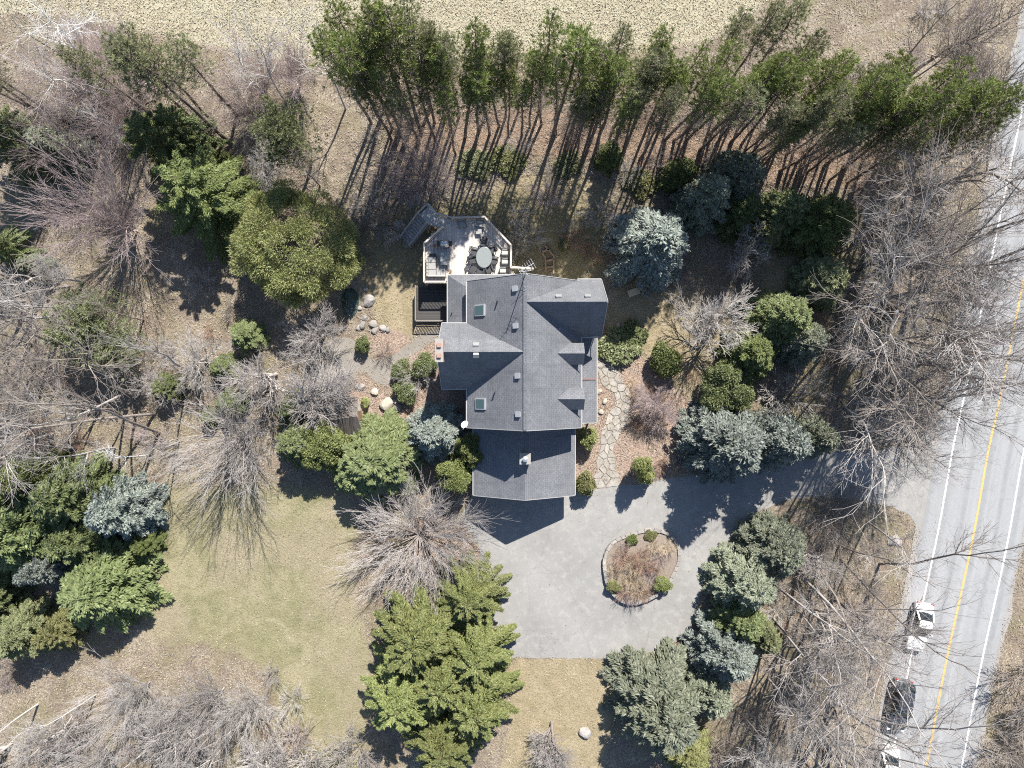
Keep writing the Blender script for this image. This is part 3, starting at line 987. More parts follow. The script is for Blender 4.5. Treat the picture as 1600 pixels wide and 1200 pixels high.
# satellite dish at the corner
sd = empty('satellite_dish', (XW - .05, YS + .25, EZ + .02)); sd.parent = house
MB().cyl((0, 0, -.2), (-.1, 0, .5), .03).obj('mount', M['metal'], sd)
dv, df = [], []
for i in range(5):
    for k in range(14):
        r = .32 * i / 4; t = 2 * math.pi * k / 14
        dv.append((r * math.cos(t), r * math.sin(t) * 1.1, r * r * .9))
for i in range(4):
    for k in range(14):
        df.append((i * 14 + k, i * 14 + (k + 1) % 14, (i + 1) * 14 + (k + 1) % 14, (i + 1) * 14 + k))
d_ = MB().add(dv, df).obj('dish', M['white'], sd, True); d_.location = (-.1, 0, .5); d_.rotation_euler = (R(-35), R(-25), 0)
MB().bar((-.1, .0, .5), (-.25, -.35, .85), .03, .03).obj('arm', M['metal'], sd)


# windows and doors
def window(x, y, z, w, h, nrm):
    wd = empty('window', (x, y, z), math.atan2(nrm[1], nrm[0]) + math.pi / 2); wd.parent = house
    mb = MB()
    mb.box(-w / 2 - .08, w / 2 + .08, -.06, 0.02, -.08, 0).box(-w / 2 - .08, w / 2 + .08, -.06, 0.02, h, h + .08)
    mb.box(-w / 2 - .08, -w / 2, -.06, 0.02, 0, h).box(w / 2, w / 2 + .08, -.06, 0.02, 0, h).box(-.03, .03, -.05, 0.02, 0, h)
    mb.obj('frame', M['white'], wd)
    MB().box(-w / 2, w / 2, -.025, .01, 0, h).obj('pane', M['glass'], wd)


for y in (6.4,): 
    for z in (1.0, 4.0): window(7.15, y, z, 1.6, 1.4, (1, 0))
for y in (-2.6, -.8, 2.2): window(5.4, y, 1.0, 1.2, 1.4, (1, 0))
for y in (.9, 4.2): window(-5.5, y, 1.2, 1.0, 1.5, (-1, 0))
for x in (-1.8, 1.0, 3.6): window(x, 8.95 if x < 1.0 else 8.3, 2.0 if x < 1 else 3.5, 1.3, .95 if x < 1 else 1.5, (0, 1))
window(RX, YN - .35, 5.9, 1.4, 1.5, (0, 1)); window(RX, YS + .35, 6.2, 1.2, 1.4, (0, -1))
window(-3.35, -2.0, 1.2, 1.2, 1.4, (-1, 0)); window(5.1, -6.5, 1.0, 1.2, 1.0, (1, 0))
for x in (-1.35, 1.08, 3.51):
    gd = empty('garage_door', (x, -9.35, 0.02)); gd.parent = house
    for r_ in range(4):
        MB().box(-1.08, 1.08, -.06, .01, r_ * .56 + .01, r_ * .56 + .545).obj('door_panel', M['garage_door'], gd, bevel=.012)
fd = empty('front_door', (5.4, 1.0, .18), R(90)); fd.parent = house
MB().box(-.5, .5, -.06, .01, 0, 2.1).obj('door_leaf', m_plain('door_paint', (.22, .05, .04), .4), fd)
MB().cyl((.4, -.06, 1.0), (.4, -.13, 1.0), .03).obj('handle', M['metal'], fd)
for a, b in (((XE + .05, -3.2, EZ), (XE - .35, -3.2, .2)), ((-3.42, -9.5, GE), (-3.05, -9.4, .2)), ((XEE - .1, EY0 - .05, EZ), (7.2, EY0 + .25, .2))):
    MB().bar((a[0], a[1], a[2] - .1), (b[0], b[1], a[2] - .7), .07, .07).bar((b[0], b[1], a[2] - .7), b, .07, .07).obj('downpipe', M['white'], house)

# ------------------------------------------------------------------ decks
DZ = 1.9; RT = DZ + .95
deck = empty('deck', (0, 0, 0))
tag(deck, 'raised timber deck with angled railing behind the house', 'deck')
DK = [W(662.5, 440, RT), W(662.5, 380, RT), W(692.5, 353.5, RT), W(706, 340, RT), W(757, 338.5, RT), W(799, 383, RT), W(798, 417, RT), (1.0, 8.98), (-5.2, 8.98)]
DKY0 = 8.98
DK[0] = (DK[0][0], DK[0][1])
xs0 = min(p[0] for p in DK); xs1 = max(p[0] for p in DK)


def yspan(poly, x):
    ys = []
    n = len(poly)
    for i in range(n):
        a = poly[i]; b = poly[(i + 1) % n]
        if (a[0] - x) * (b[0] - x) < 0:
            t = (x - a[0]) / (b[0] - a[0]); ys.append(a[1] + (b[1] - a[1]) * t)
    return (min(ys), max(ys)) if len(ys) >= 2 else None


bw = .146
x = xs0 + .07
while x < xs1 - .05:
    sp = yspan(DK, x)
    if sp:
        a = max(sp[0], 8.98 if x > -5.2 else sp[0])
        o = MB().box(-bw / 2 + .006, bw / 2 - .006, a - 11, sp[1] - 11, DZ - .04, DZ).obj('board', M['deck'], deck)
        o.location = (x, 11, 0)
    x += bw
dcx = sum(p[0] for p in DK) / len(DK); dcy = sum(p[1] for p in DK) / len(DK)
DI = [(dcx + (x - dcx) * .985, dcy + (y - dcy) * .985) for x, y in DK]
MB().prism(DI, DZ - .32, DZ - .05).obj('joist_frame', M['deck_dark'], deck)
bal_me = MB().box(-.02, .02, -.02, .02, 0, .78).mesh('baluster', M['rail'])
post_me = MB().box(-.05, .05, -.05, .05, -DZ, .95).mesh('post', M['rail'])


def railing(parent, a, b, z, posts=True, mat=None, gap=.125, bm=bal_me, top=.15, h=.95):
    L = math.dist(a, b); n = max(1, int(L / gap))
    MB().bar((*a, z + h), (*b, z + h), top, .04).obj('top_rail', mat or M['rail'], parent)
    MB().bar((*a, z + .1), (*b, z + .1), .05, .08).obj('bottom_rail', mat or M['rail'], parent)
    for i in range(1, n):
        t = i / n
        link('baluster', bm, parent, mat, (a[0] + (b[0] - a[0]) * t, a[1] + (b[1] - a[1]) * t, z + .13))


for i, j in ((0, 1), (1, 2), (3, 4), (4, 5), (5, 6)):
    railing(deck, DK[i], DK[j], DZ)
railing(deck, DK[6], (1.9, DK[6][1] - .15), DZ)
railing(deck, DK[0], (-5.25, DK[0][1]), DZ)
for i in range(7): link('post', post_me, deck, None, (DK[i][0], DK[i][1], DZ))
# stair: landing off the open corner, flight down to the south-west
ln = [W(667, 317, RT), W(696, 341.5, RT), W(689, 353.5, RT), W(669.5, 347.5, RT)]
stair = empty('staircase', (0, 0, 0))
tag(stair, 'dark timber staircase leading down from the deck corner', 'staircase')
A = Vector(W(668, 318, RT)); A2 = Vector(W(686, 352, RT)); B = Vector(W(626, 369, 0.95)); B2 = Vector(W(643, 387, 0.95))
dirv = (B - A).normalized(); wid = Vector((-dirv.y, dirv.x)) * 1.15
if wid.x < 0: wid = -wid
start = A + dirv * 1.15; end = B
MB().prism([tuple(A), tuple(A + wid), tuple(start + wid), tuple(start)], DZ - .06, DZ - .002).obj('landing', M['stair'], stair)
q0 = A + wid
MB().prism([tuple(q0), DK[3], DK[2], tuple(start + wid)], DZ - .065, DZ - .006).obj('landing', M['stair'], stair)
nt = 10
for i in range(nt):
    t = (i + .0) / nt; p = start + (end - start) * t; zt = DZ - (i + 1) * DZ / (nt + 1)
    q = start + (end - start) * ((i + .86) / nt)
    MB().prism([tuple(p), tuple(p + wid), tuple(q + wid), tuple(q)], zt - .05, zt).obj('tread', M['stair'], stair)
for off in (Vector((0, 0)), wid):
    p = start + off; q = end + off
    MB().bar((p.x, p.y, DZ - .2), (q.x, q.y, .08), .05, .26).obj('stringer', M['stair'], stair)
    MB().bar((p.x, p.y, RT), (q.x, q.y, 1.0), .13, .05).obj('handrail', M['stair'], stair)
    for t in np.linspace(0, 1, 16):
        r_ = p + (q - p) * float(t)
        MB().box(-.02, .02, -.02, .02, 0, .85).obj('baluster', M['stair'], stair).location = (r_.x, r_.y, DZ * (1 - t) + .1 * t)
MB().bar((A.x, A.y, RT), (start.x, start.y, RT), .13, .05).obj('handrail', M['stair'], stair)
MB().bar((A.x, A.y, RT), (q0.x, q0.y, RT), .13, .05).bar((q0.x, q0.y, RT), (*DK[3], RT), .13, .05).obj('handrail', M['stair'], stair)
for p in (A, q0, end, end + wid, start, start + wid):
    MB().box(-.05, .05, -.05, .05, 0, RT if p in (A, q0, start) else 1.05).obj('post', M['stair'], stair).location = (p.x, p.y, 0)
# low deck beside the wrap-around roof
ld = empty('low_deck', (0, 0, 0))
tag(ld, 'shaded low deck with dark slatted railing below the raised deck', 'deck')
lx0 = W(649, 470, 1.3)[0]; lx1 = -5.2; ly0 = W(660, 501, 1.3)[1]; ly1 = 8.9
for i, yy in enumerate(np.arange(ly0 + .08, ly1, .15)):
    MB().box(lx0 - (lx0 + lx1) / 2, lx1 - (lx0 + lx1) / 2, -.07, .07, .3, .35).obj('board', M['deck_dark'], ld).location = ((lx0 + lx1) / 2, yy, 0)
M['lowdeck'] = m_wood('dark_boards', (0.035, 0.033, 0.032), (0.075, 0.07, 0.066), 0)  # even near-black tone for the whole low deck floor
for o in [c for c in ld.children]: o.data.materials[0] = M['lowdeck']
bal2 = MB().box(-.02, .02, -.045, .045, 0, .8).mesh('baluster', M['deck_dark'])
railing(ld, (lx0, ly1), (lx0, ly0), .35, True, M['deck_dark'], .14, bal2, .1)
railing(ld, (lx0, ly0), (lx1 - .55, ly0), .35, True, M['deck_dark'], .14, bal2, .1)
MB().box(lx0, lx1, ly0, ly1, .12, .29).obj('joist_frame', M['deck_dark'], ld)

# deck furniture
def dk(px, py, z=DZ + .4): return W(px, py, z)


def chair(px, py, face, label, mat, cush=None, group=None, lounge=False):
    x, y = dk(px, py)
    c = empty('lounge_chair' if lounge else 'patio_chair', (x, y, DZ), face)
    tag(c, label, 'chair', group)
    w = .36 if lounge else .27
    sz = .34 if lounge else .43
    MB().box(-w, w, -.3, .28, sz - .03, sz).obj('seat', mat, c, bevel=.01)
    b = MB()
    for i in range(5):
        u = -w + .04 + i * (2 * w - .08) / 4
        b.bar((u, .27, sz), (u, .27 + (.42 if lounge else .16), sz + .62), .075, .025)
    b.bar((-w, .27 + (.36 if lounge else .14), sz + .54), (w, .27 + (.36 if lounge else .14), sz + .54), .03, .06)
    b.obj('backrest', mat, c)
    for sx in (-1, 1):
        for sy in (-.26, .26): MB().bar((sx * (w - .03), sy, 0), (sx * (w - .03), sy, sz - .03), .045, .045).obj('leg', mat, c)
        MB().bar((sx * (w + .03), -.3, sz + .22), (sx * (w + .03), .38, sz + .24), .09, .03).bar((sx * (w + .03), -.26, 0), (sx * (w + .03), -.26, sz + .22), .04, .04).obj('armrest', mat, c)
    if cush: MB().box(-w + .03, w - .03, -.28, .25, sz, sz + .07).obj('cushion', cush, c, bevel=.025)
    return c


tb = empty('patio_table', (*dk(756.3, 402, DZ + .72), DZ))
tag(tb, 'oval grey patio table on the deck ringed by dark chairs', 'table')
ov = [(.70 * math.cos(t), .93 * math.sin(t)) for t in np.linspace(0, 2 * math.pi, 36, endpoint=False)]
MB().prism(ov, .69, .72, .03, .01).obj('table_top', M['table_glass'], tb)
for sx in (-.42, .42):
    for sy in (-.55, .55): MB().bar((sx, sy, 0), (sx * .9, sy * .9, .69), .05, .05).obj('leg', M['furn'], tb)
for px, py, f in ((738, 421, 150), (751, 426, 180), (765, 421, 205), (771, 407, 260), (738.5, 406, 100), (741, 393, 75), (769, 390, 290), (756, 379, 0)):
    chair(px, py, R(f), 'dark slatted patio chair drawn up around the oval table', M['furn'], None, 'chairs around the oval table')
chair(722, 350, R(10), 'weathered lounge chair by the deck railing nearer the staircase', M['deck_dark'], M['furn_grey'], None, True)
chair(750, 349, R(-10), 'weathered lounge chair by the deck railing beside the angled corner', M['deck_dark'], M['furn_grey'], None, True)
for i, (px, py) in enumerate(((789, 394), (789, 408), (786, 422))):
    chair(px, py, R(-90), ['pale cushioned chair under the slanting deck railing', 'pale cushioned chair in the middle of three along the railing', 'pale cushioned chair beside the house roof edge'][i], M['furn'], M['cushion_pale'], 'cushioned chairs along the railing')
# footstools
for px, py in ((727, 366), (748, 362)):
    x, y = dk(px, py, DZ + .35); fs = empty('footstool', (x, y, DZ))
    tag(fs, 'small pale footstool in front of the weathered lounge chairs', 'footstool', 'footstools by the lounge chairs')
    MB().box(-.26, .26, -.22, .22, .32, .38).obj('top', M['cushion'], fs, bevel=.02)
    for sx in (-.22, .22):
        for sy in (-.18, .18): MB().box(sx - .02, sx + .02, sy - .02, sy + .02, 0, .32).obj('leg', M['deck_dark'], fs)
# grill
x, y = dk(694, 380, DZ + .9)
gr = empty('barbecue_grill', (x, y, DZ)); tag(gr, 'black barbecue grill with steel lid on the deck', 'grill')
MB().box(-.38, .38, -.3, .3, .1, .72).obj('cabinet', M['furn'], gr, bevel=.02)
n = 10; vs = []; fs = []
for sx in (-.37, .37):
    for k in range(n + 1):
        t = math.pi * k / n; vs.append((sx, .3 * math.cos(t), .74 + .33 * math.sin(t)))
for k in range(n): fs.append((k, k + 1, n + 1 + k + 1, n + 1 + k))
fs += [tuple(range(n + 1)), tuple(range(n + 1, 2 * n + 2))]
MB().add(vs, fs).obj('lid', M['steel'], gr, True)
MB().cyl((-.3, -.36, .95), (.3, -.36, .95), .02).obj('handle', M['steel'], gr)
for sx in (-1, 1): MB().box(min(sx * .4, sx * .68), max(sx * .4, sx * .68), -.24, .24, .7, .74).obj('side_shelf', M['furn'], gr)
# grey storage chest
x, y = dk(693.5, 403.5, DZ + .75)
st = empty('storage_cabinet', (x, y, DZ)); tag(st, 'long grey flat topped cabinet below the barbecue grill', 'cabinet')
MB().box(-.28, .28, -.55, .55, 0, .7).obj('body', M['furn_grey'], st, bevel=.015)
MB().box(-.31, .31, -.58, .58, .7, .75).obj('lid', M['furn_grey'], st, bevel=.015)
# corner sofa
x, y = dk(674, 416)
so = empty('corner_sofa', (x, y, DZ)); tag(so, 'L shaped outdoor sofa with grey cushions in the deck corner', 'sofa')
MB().box(-.42, .42, -.95, .95, .05, .3).obj('base', M['deck_dark'], so)
MB().box(.43, 1.25, -.95, -.2, .05, .3).obj('base', M['deck_dark'], so)
for k in range(3): MB().box(-.28, .4, -.92 + k * .62, -.33 + k * .62, .3, .43).obj('seat_cushion', M['cushion'], so, bevel=.03)
for k in range(2): MB().box(.45 + k * .39, .82 + k * .39, -.82, -.22, .3, .43).obj('seat_cushion', M['cushion'], so, bevel=.03)
for k in range(6): MB().box(-.4, -.3, -.92 + k * .31, -.66 + k * .31, .3, .72).obj('back_slat', M['cushion_pale'], so, bevel=.015)
MB().box(-.28, 1.25, -.95, -.84, .3, .7).obj('back_slat', M['cushion_pale'], so, bevel=.02)
# little table and pots
x, y = dk(676, 399); sdt = empty('side_table', (x, y, DZ)); tag(sdt, 'small dark side table at the end of the corner sofa', 'table')
MB().box(-.3, .3, -.16, .16, .42, .46).obj('top', M['furn'], sdt)
for sx in (-.26, .26):
    for sy in (-.12, .12): MB().box(sx - .02, sx + .02, sy - .02, sy + .02, 0, .42).obj('leg', M['furn'], sdt)


def pot(px, py, z0, r, lab, mat):
    x, y = W(px, py, z0 + .3); p = empty('plant_pot', (x, y, z0)); tag(p, lab, 'pot')
    MB().cyl((0, 0, 0), (0, 0, .35), r * .75, r, 14).obj('pot', mat, p)
    MB().cyl((0, 0, .35), (0, 0, .36), r * .85, r * .85, 14).obj('soil', M['timber'], p)
    mb = MB()
    for k in range(40):
        a = rs.uniform(0, 6.28); b = rs.uniform(.1, .9); L = rs.uniform(.2, .4)
        mb.bar((0, 0, .35), (math.cos(a) * b * L, math.sin(a) * b * L, .35 + L * (1 - b * .6)), .03, .008)
    mb.obj('stems', M['twig_straw'], p)


pot(679, 384, DZ, .17, 'pale pot of dead stems on the deck beside the barbecue grill', M['concrete'])
pot(704, 425.5, DZ, .15, 'dark oval pot on the deck near the roof edge', M['furn'])

# timber steps beside the house
ts = empty('garden_steps', (0, 0, 0)); tag(ts, 'timber garden steps dug into the slope near the back gable', 'steps')
for i, (a, b) in enumerate((((842, 388), (852, 402)), ((852, 402), (853, 424)), ((852, 384), (865, 400)), ((865, 400), (865, 428)), ((846, 394), (858, 389)), ((853, 408), (865, 405)), ((853, 418), (865, 416)))):
    p = W(*a, .2); q = W(*b, .2)
    MB().bar((*p, .1 + .02 * (i % 2)), (*q, .1 + .02 * (i % 2)), .15, .22).obj('timber', M['timber'], ts)

# garden shed
xs_, ys_ = W(524, 655, 2.2)
shed = empty('garden_shed', (xs_, ys_, 0), R(8)); tag(shed, 'small garden shed with brown shingled roof beside the gravel circle', 'shed')
MB().add([(-1.9, -1.25, 0), (1.9, -1.25, 0), (1.9, 1.25, 0), (-1.9, 1.25, 0), (-1.9, -1.25, 1.75), (1.9, -1.25, 1.75), (1.9, 1.25, 1.75), (-1.9, 1.25, 1.75), (-1.9, 0, 2.7), (1.9, 0, 2.7)],
         [(3, 2, 1, 0), (0, 1, 5, 4), (2, 3, 7, 6), (1, 2, 6, 9, 5), (3, 0, 4, 8, 7), (4, 5, 9, 8), (6, 7, 8, 9)]).obj('wall', M['siding'], shed)
slope([(-2.1, -1.75, 1.55), (2.1, -1.75, 1.55), (2.1, 0, 2.85), (-2.1, 0, 2.85)], shed, 'shingle_brown', .08)
slope([(2.1, 1.75, 1.55), (-2.1, 1.75, 1.55), (-2.1, 0, 2.85), (2.1, 0, 2.85)], shed, 'shingle_brown', .08)
MB().box(1.9, 1.94, -.45, .45, .02, 1.85).obj('door', M['timber'], shed)


# boulders
def rock_mesh(seed):
    r_ = random.Random(seed); bm = bmesh.new(); bmesh.ops.create_icosphere(bm, subdivisions=2, radius=1)
    dirs = [(Vector((r_.gauss(0, 1), r_.gauss(0, 1), r_.gauss(0, 1))).normalized(), r_.uniform(.55, .9)) for _ in range(9)]
    for v in bm.verts:
        for d, c in dirs:
            k = v.co.dot(d)
            if k > c: v.co -= d * (k - c)
        v.co.z *= .62
    me = bpy.data.meshes.new('boulder'); bm.to_mesh(me); bm.free(); me.materials.append(M['boulder'])
    return me


RM = [rock_mesh(i) for i in range(5)]


def rock(px, py, size, lab, grp=None, mat=None, i=0, sy=1.0):
    x, y = W(px, py, size * .3)
    o = link('boulder', RM[i % 5], None, mat, (x, y, size * .22)); o.scale = (size, size * sy, size * .9); o.rotation_euler = (0, 0, i * 1.3)
    tag(o, lab, 'boulder', grp)


rock(577, 470, .62, 'large grey boulder at the pond edge beside the lawn', None, None, 0, 1.1)
for i, (px, py, sz) in enumerate(((566, 508, .55), (583, 507, .62), (585, 516, .5), (598, 513, .5), (570, 497, .4), (606, 515, .4), (562, 482, .35), (560, 512, .4), (571, 452, .35))):
    rock(px, py, sz * .75, 'grey boulder in the cluster between pond and lawn', 'boulders by the pond', None, i + 1)
rock(585, 613, .42, 'small white topped stone standing in the mulch bed', None, M['paleboulder'], 2)
rock(603, 631, .7, 'large straw coloured boulder in the mulch bed', None, M['paleboulder'], 3)
for i, (px, py, sz) in enumerate(((565, 605, .4), (557, 603, .3), (572, 655, .3), (622, 637, .4), (618, 628, .3))):
    rock(px, py, sz, 'flat edging stone round the mulch bed by the shed', 'edging stones of the mulch bed', None, i)
for i, (px, py, sz) in enumerate(((937, 612, .28), (945, 627, .32), (939, 644, .3))):
    rock(px, py, sz, 'white round stone between the porch roof and the flagstone path', 'white stones by the porch', M['paleboulder'], i)
for i, (px, py, sz) in enumerate(((959, 521, .4), (965, 510, .35), (976, 510, .35), (951, 540, .35), (957, 530, .3))):
    rock(px, py, sz, 'stepping stone in the shade beside the gable at the path end', 'stepping stones by the gable', None, i)
rock(914, 1146, .62, 'round dark boulder below the big grey green spruce', None, None, 4)
for i, (px, py, sz) in enumerate(((1396, 845, .55), (1404, 848, .4), (1399, 840, .35))):
    rock(px, py, sz, 'pile stone on the leaf strewn verge by the road', 'stone pile on the verge', None, i)
tag(sheet('pond', smooth_poly([W(*p) for p in ((533, 455), (550, 448), (562, 460), (560, 485), (548, 502), (535, 492))], 2), 0.012, M['water']), kind='structure')
bd = MB().box(-.55, .55, -.32, .32, 0, .05).obj('plywood_sheet', M['twig_straw'])
x, y = W(990.5, 456.5, .1); bd.location = (x, y, .06); bd.rotation_euler = (R(4), 0, R(20))
tag(bd, 'loose yellow plywood sheet lying on the shaded lawn', 'board')

# ------------------------------------------------------------------ parked cars
def car_paint(name, col):
    t = NT(name); t.principled(col, 0.35, None, **{'Coat Weight': 0.6, 'Coat Roughness': 0.08, 'Specular IOR Level': 0.5})
    return t.m


tyre_m = m_plain('tyre_rubber', (0.025, 0.025, 0.025), 0.9)
lamp_m = m_plain('lamp_lens', (0.75, 0.75, 0.72), 0.1, .03)
tail_m = m_plain('tail_lens', (0.35, 0.02, 0.02), 0.15, .03)


def loft(stations, name, mat, parent):
    """stations: (y, [(x, z) half profile from bottom outwards to the top centre])"""
    mb = MB(); k = len(stations[0][1]); vs = []; fs = []
    for y, pr in stations:
        ring = [(x, y, z) for x, z in pr] + [(-x, y, z) for x, z in pr[::-1]]
        vs += ring
    m = 2 * k
    for s_ in range(len(stations) - 1):
        for i in range(m):
            j = (i + 1) % m
            fs.append((s_ * m + i, s_ * m + j, (s_ + 1) * m + j, (s_ + 1) * m + i))
    fs.append(tuple(range(m))); fs.append(tuple(range((len(stations) - 1) * m, len(stations) * m)))
    mb.add(vs, fs)
    me = mb.mesh(name, mat, True); o = link(name, me, parent)
    md = o.modifiers.new('sub', 'SUBSURF'); md.levels = 1; md.render_levels = 2
    return o


def make_car(px, py, head, L, Wd, suv, paint, label):
    x, y = W(px, py, .9)
    c = empty('parked_car', (x, y, 0.034), head); tag(c, label, 'car', None)
    h = Wd / 2; zb = .92 if suv else .82; zr = 1.68 if suv else 1.44
    yf, yr_ = L / 2, -L / 2           # front is +y
    def P(w, zt, zc): return [(w * .86, .24), (w * .97, .30), (w, .55), (w * .975, zt - .10), (w * .86, zt), (0.02, zc)]
    loft([(yr_, P(h * .80, .70, .74)), (yr_ + .06, P(h * .90, zb - .02, zb + .02)), (yr_ + .5, P(h, zb + .04, zb + .09)), (yr_ + 1.3, P(h, zb + .05, zb + .1)), (.3, P(h, zb + .04, zb + .1)),
          (yf - 1.35, P(h, zb, zb + .07)), (yf - .5, P(h * .97, zb - .1, zb - .02)), (yf - .12, P(h * .88, zb - .2, zb - .14)), (yf, P(h * .74, .58, .62))], 'body', paint, c)
    r0 = yr_ + (.25 if suv else .75); r1 = yf - (1.45 if suv else 1.5)
    def G(w, zt): return [(w * .98, zb + .0), (w * .97, zb + .06), (w * .90, zt - .22), (w * .80, zt - .06), (w * .66, zt), (0.02, zt + .03)]
    # glass house, then the painted roof skin and pillars over it
    loft([(r0, G(h * .84, zb + .1)), (r0 + .35 + (.0 if suv else .25), G(h * .93, zr - .1)), (r0 + .9, G(h * .95, zr)), ((r0 + r1) / 2 + .1, G(h * .96, zr + .01)), (r1 - .8, G(h * .95, zr - .03)), (r1, G(h * .86, zb + .1))], 'window_glass', M['carglass'], c)
    def Rf(w, zt): return [(w * .72, zt - .03), (w * .73, zt + .0), (w * .70, zt + .035), (w * .55, zt + .05), (w * .3, zt + .06), (0.02, zt + .065)]
    loft([(r0 + .42 + (0 if suv else .25), Rf(h * .9, zr - .08)), (r0 + .9, Rf(h * .95, zr)), ((r0 + r1) / 2 + .1, Rf(h * .96, zr + .01)), (r1 - .85, Rf(h * .93, zr - .04))], 'roof', paint, c)
    for sx in (-1, 1):
        a = (sx * h * .72, r1 - .85, zr - .04); b = (sx * h * .86, r1 + .02, zb + .08)
        MB().bar(a, b, .09, .07).obj('pillar', paint, c)
        a = (sx * h * .70, r0 + .45 + (0 if suv else .25), zr - .08); b = (sx * h * .85, r0 - .02, zb + .08)
        MB().bar(a, b, .14, .07).obj('pillar', paint, c)
        m_ = MB().box(sx * (h + .02), sx * (h + .2), r1 - .32, r1 - .2, zb + .05, zb + .2); m_.obj('wing_mirror', paint, c, bevel=.03)
        MB().box(sx * h * .5, sx * h * .82, yf - .26, yf - .08, zb - .28, zb - .16).obj('headlight', lamp_m, c, bevel=.03)
        MB().box(sx * h * .55, sx * h * .86, yr_ + .0, yr_ + .1, zb - .2, zb - .05).obj('tail_light', tail_m, c, bevel=.02)
        for wy in (yr_ + .85, yf - .9):
            wh = empty('wheel', (sx * (h - .12), wy, .33)); wh.parent = c
            MB().cyl((-.11, 0, 0), (.11, 0, 0), .33, .33, 20).obj('tyre', tyre_m, wh)
            MB().cyl((sx * .10, 0, 0), (sx * .125, 0, 0), .21, .19, 14).obj('rim', M['steel'], wh)
    return c


def road_dir(py):
    p = min(range(len(ROAD_C) - 1), key=lambda i: abs(ROAD_C[i][1] - W(0, py)[1]))
    a, b = ROAD_C[p], ROAD_C[p + 1]
    return math.atan2(b[1] - a[1], b[0] - a[0]) - math.pi / 2


make_car(1440, 981, road_dir(981), 4.5, 1.8, False, car_paint('white_car_paint', (.62, .62, .62)), 'white saloon car parked on the road edge behind the dark car')
make_car(1407, 1104, road_dir(1104), 4.8, 1.9, True, car_paint('dark_car_paint', (.035, .037, .045)), 'dark estate car parked on the road edge between two white cars')
make_car(1387, 1206, road_dir(1200), 4.6, 1.82, False, car_paint('pale_car_paint', (.55, .57, .57)), 'pale car parked on the road edge ahead of the dark car')

# ------------------------------------------------------------------ plants: mesh makers
def tubes(P0, P1, R0, R1, k):
    P0 = np.asarray(P0, float); P1 = np.asarray(P1, float); R0 = np.asarray(R0, float); R1 = np.asarray(R1, float)
    D = P1 - P0; D /= np.linalg.norm(D, axis=1, keepdims=True) + 1e-9
    up = np.where(np.abs(D[:, 2:3]) < .9, np.array([[0, 0, 1.0]]), np.array([[1.0, 0, 0]]))
    S = np.cross(D, up); S /= np.linalg.norm(S, axis=1, keepdims=True) + 1e-9
    U = np.cross(S, D)
    t = np.arange(k) * 2 * np.pi / k
    ring = S[:, None, :] * np.cos(t)[None, :, None] + U[:, None, :] * np.sin(t)[None, :, None]
    V = np.concatenate([P0[:, None] + ring * R0[:, None, None], P1[:, None] + ring * R1[:, None, None]], 1)
    b = (np.arange(len(P0)) * 2 * k)[:, None]
    i = np.arange(k)[None]; j = (i + 1) % k
    F = np.stack([b + i, b + j, b + k + j, b + k + i], -1).reshape(-1, 4)
    return V.reshape(-1, 3), F


def join(parts):
    V = []; F = []; o = 0
    for v, f in parts:
        if len(v) == 0: continue
        V.append(v); F.append(f + o); o += len(v)
    return np.concatenate(V), np.concatenate(F)


def sprays(B, D, N, L, Wd, kink=0.12):
    """narrow rhombic leaf sprays: base, direction, normal hint, length, width"""
    D = D / (np.linalg.norm(D, axis=1, keepdims=True) + 1e-9)
    S = np.cross(D, N); S /= np.linalg.norm(S, axis=1, keepdims=True) + 1e-9
    U = np.cross(S, D)
    L = L[:, None]; Wd = Wd[:, None]
    m = B + D * L * .45 + U * L * kink
    V = np.stack([B, m + S * Wd * .5, B + D * L, m - S * Wd * .5], 1).reshape(-1, 3)
    F = np.arange(len(B) * 4).reshape(-1, 4)
    return V, F


def rnd(g, n, s=1.0): return g.normal(0, s, (n, 3))


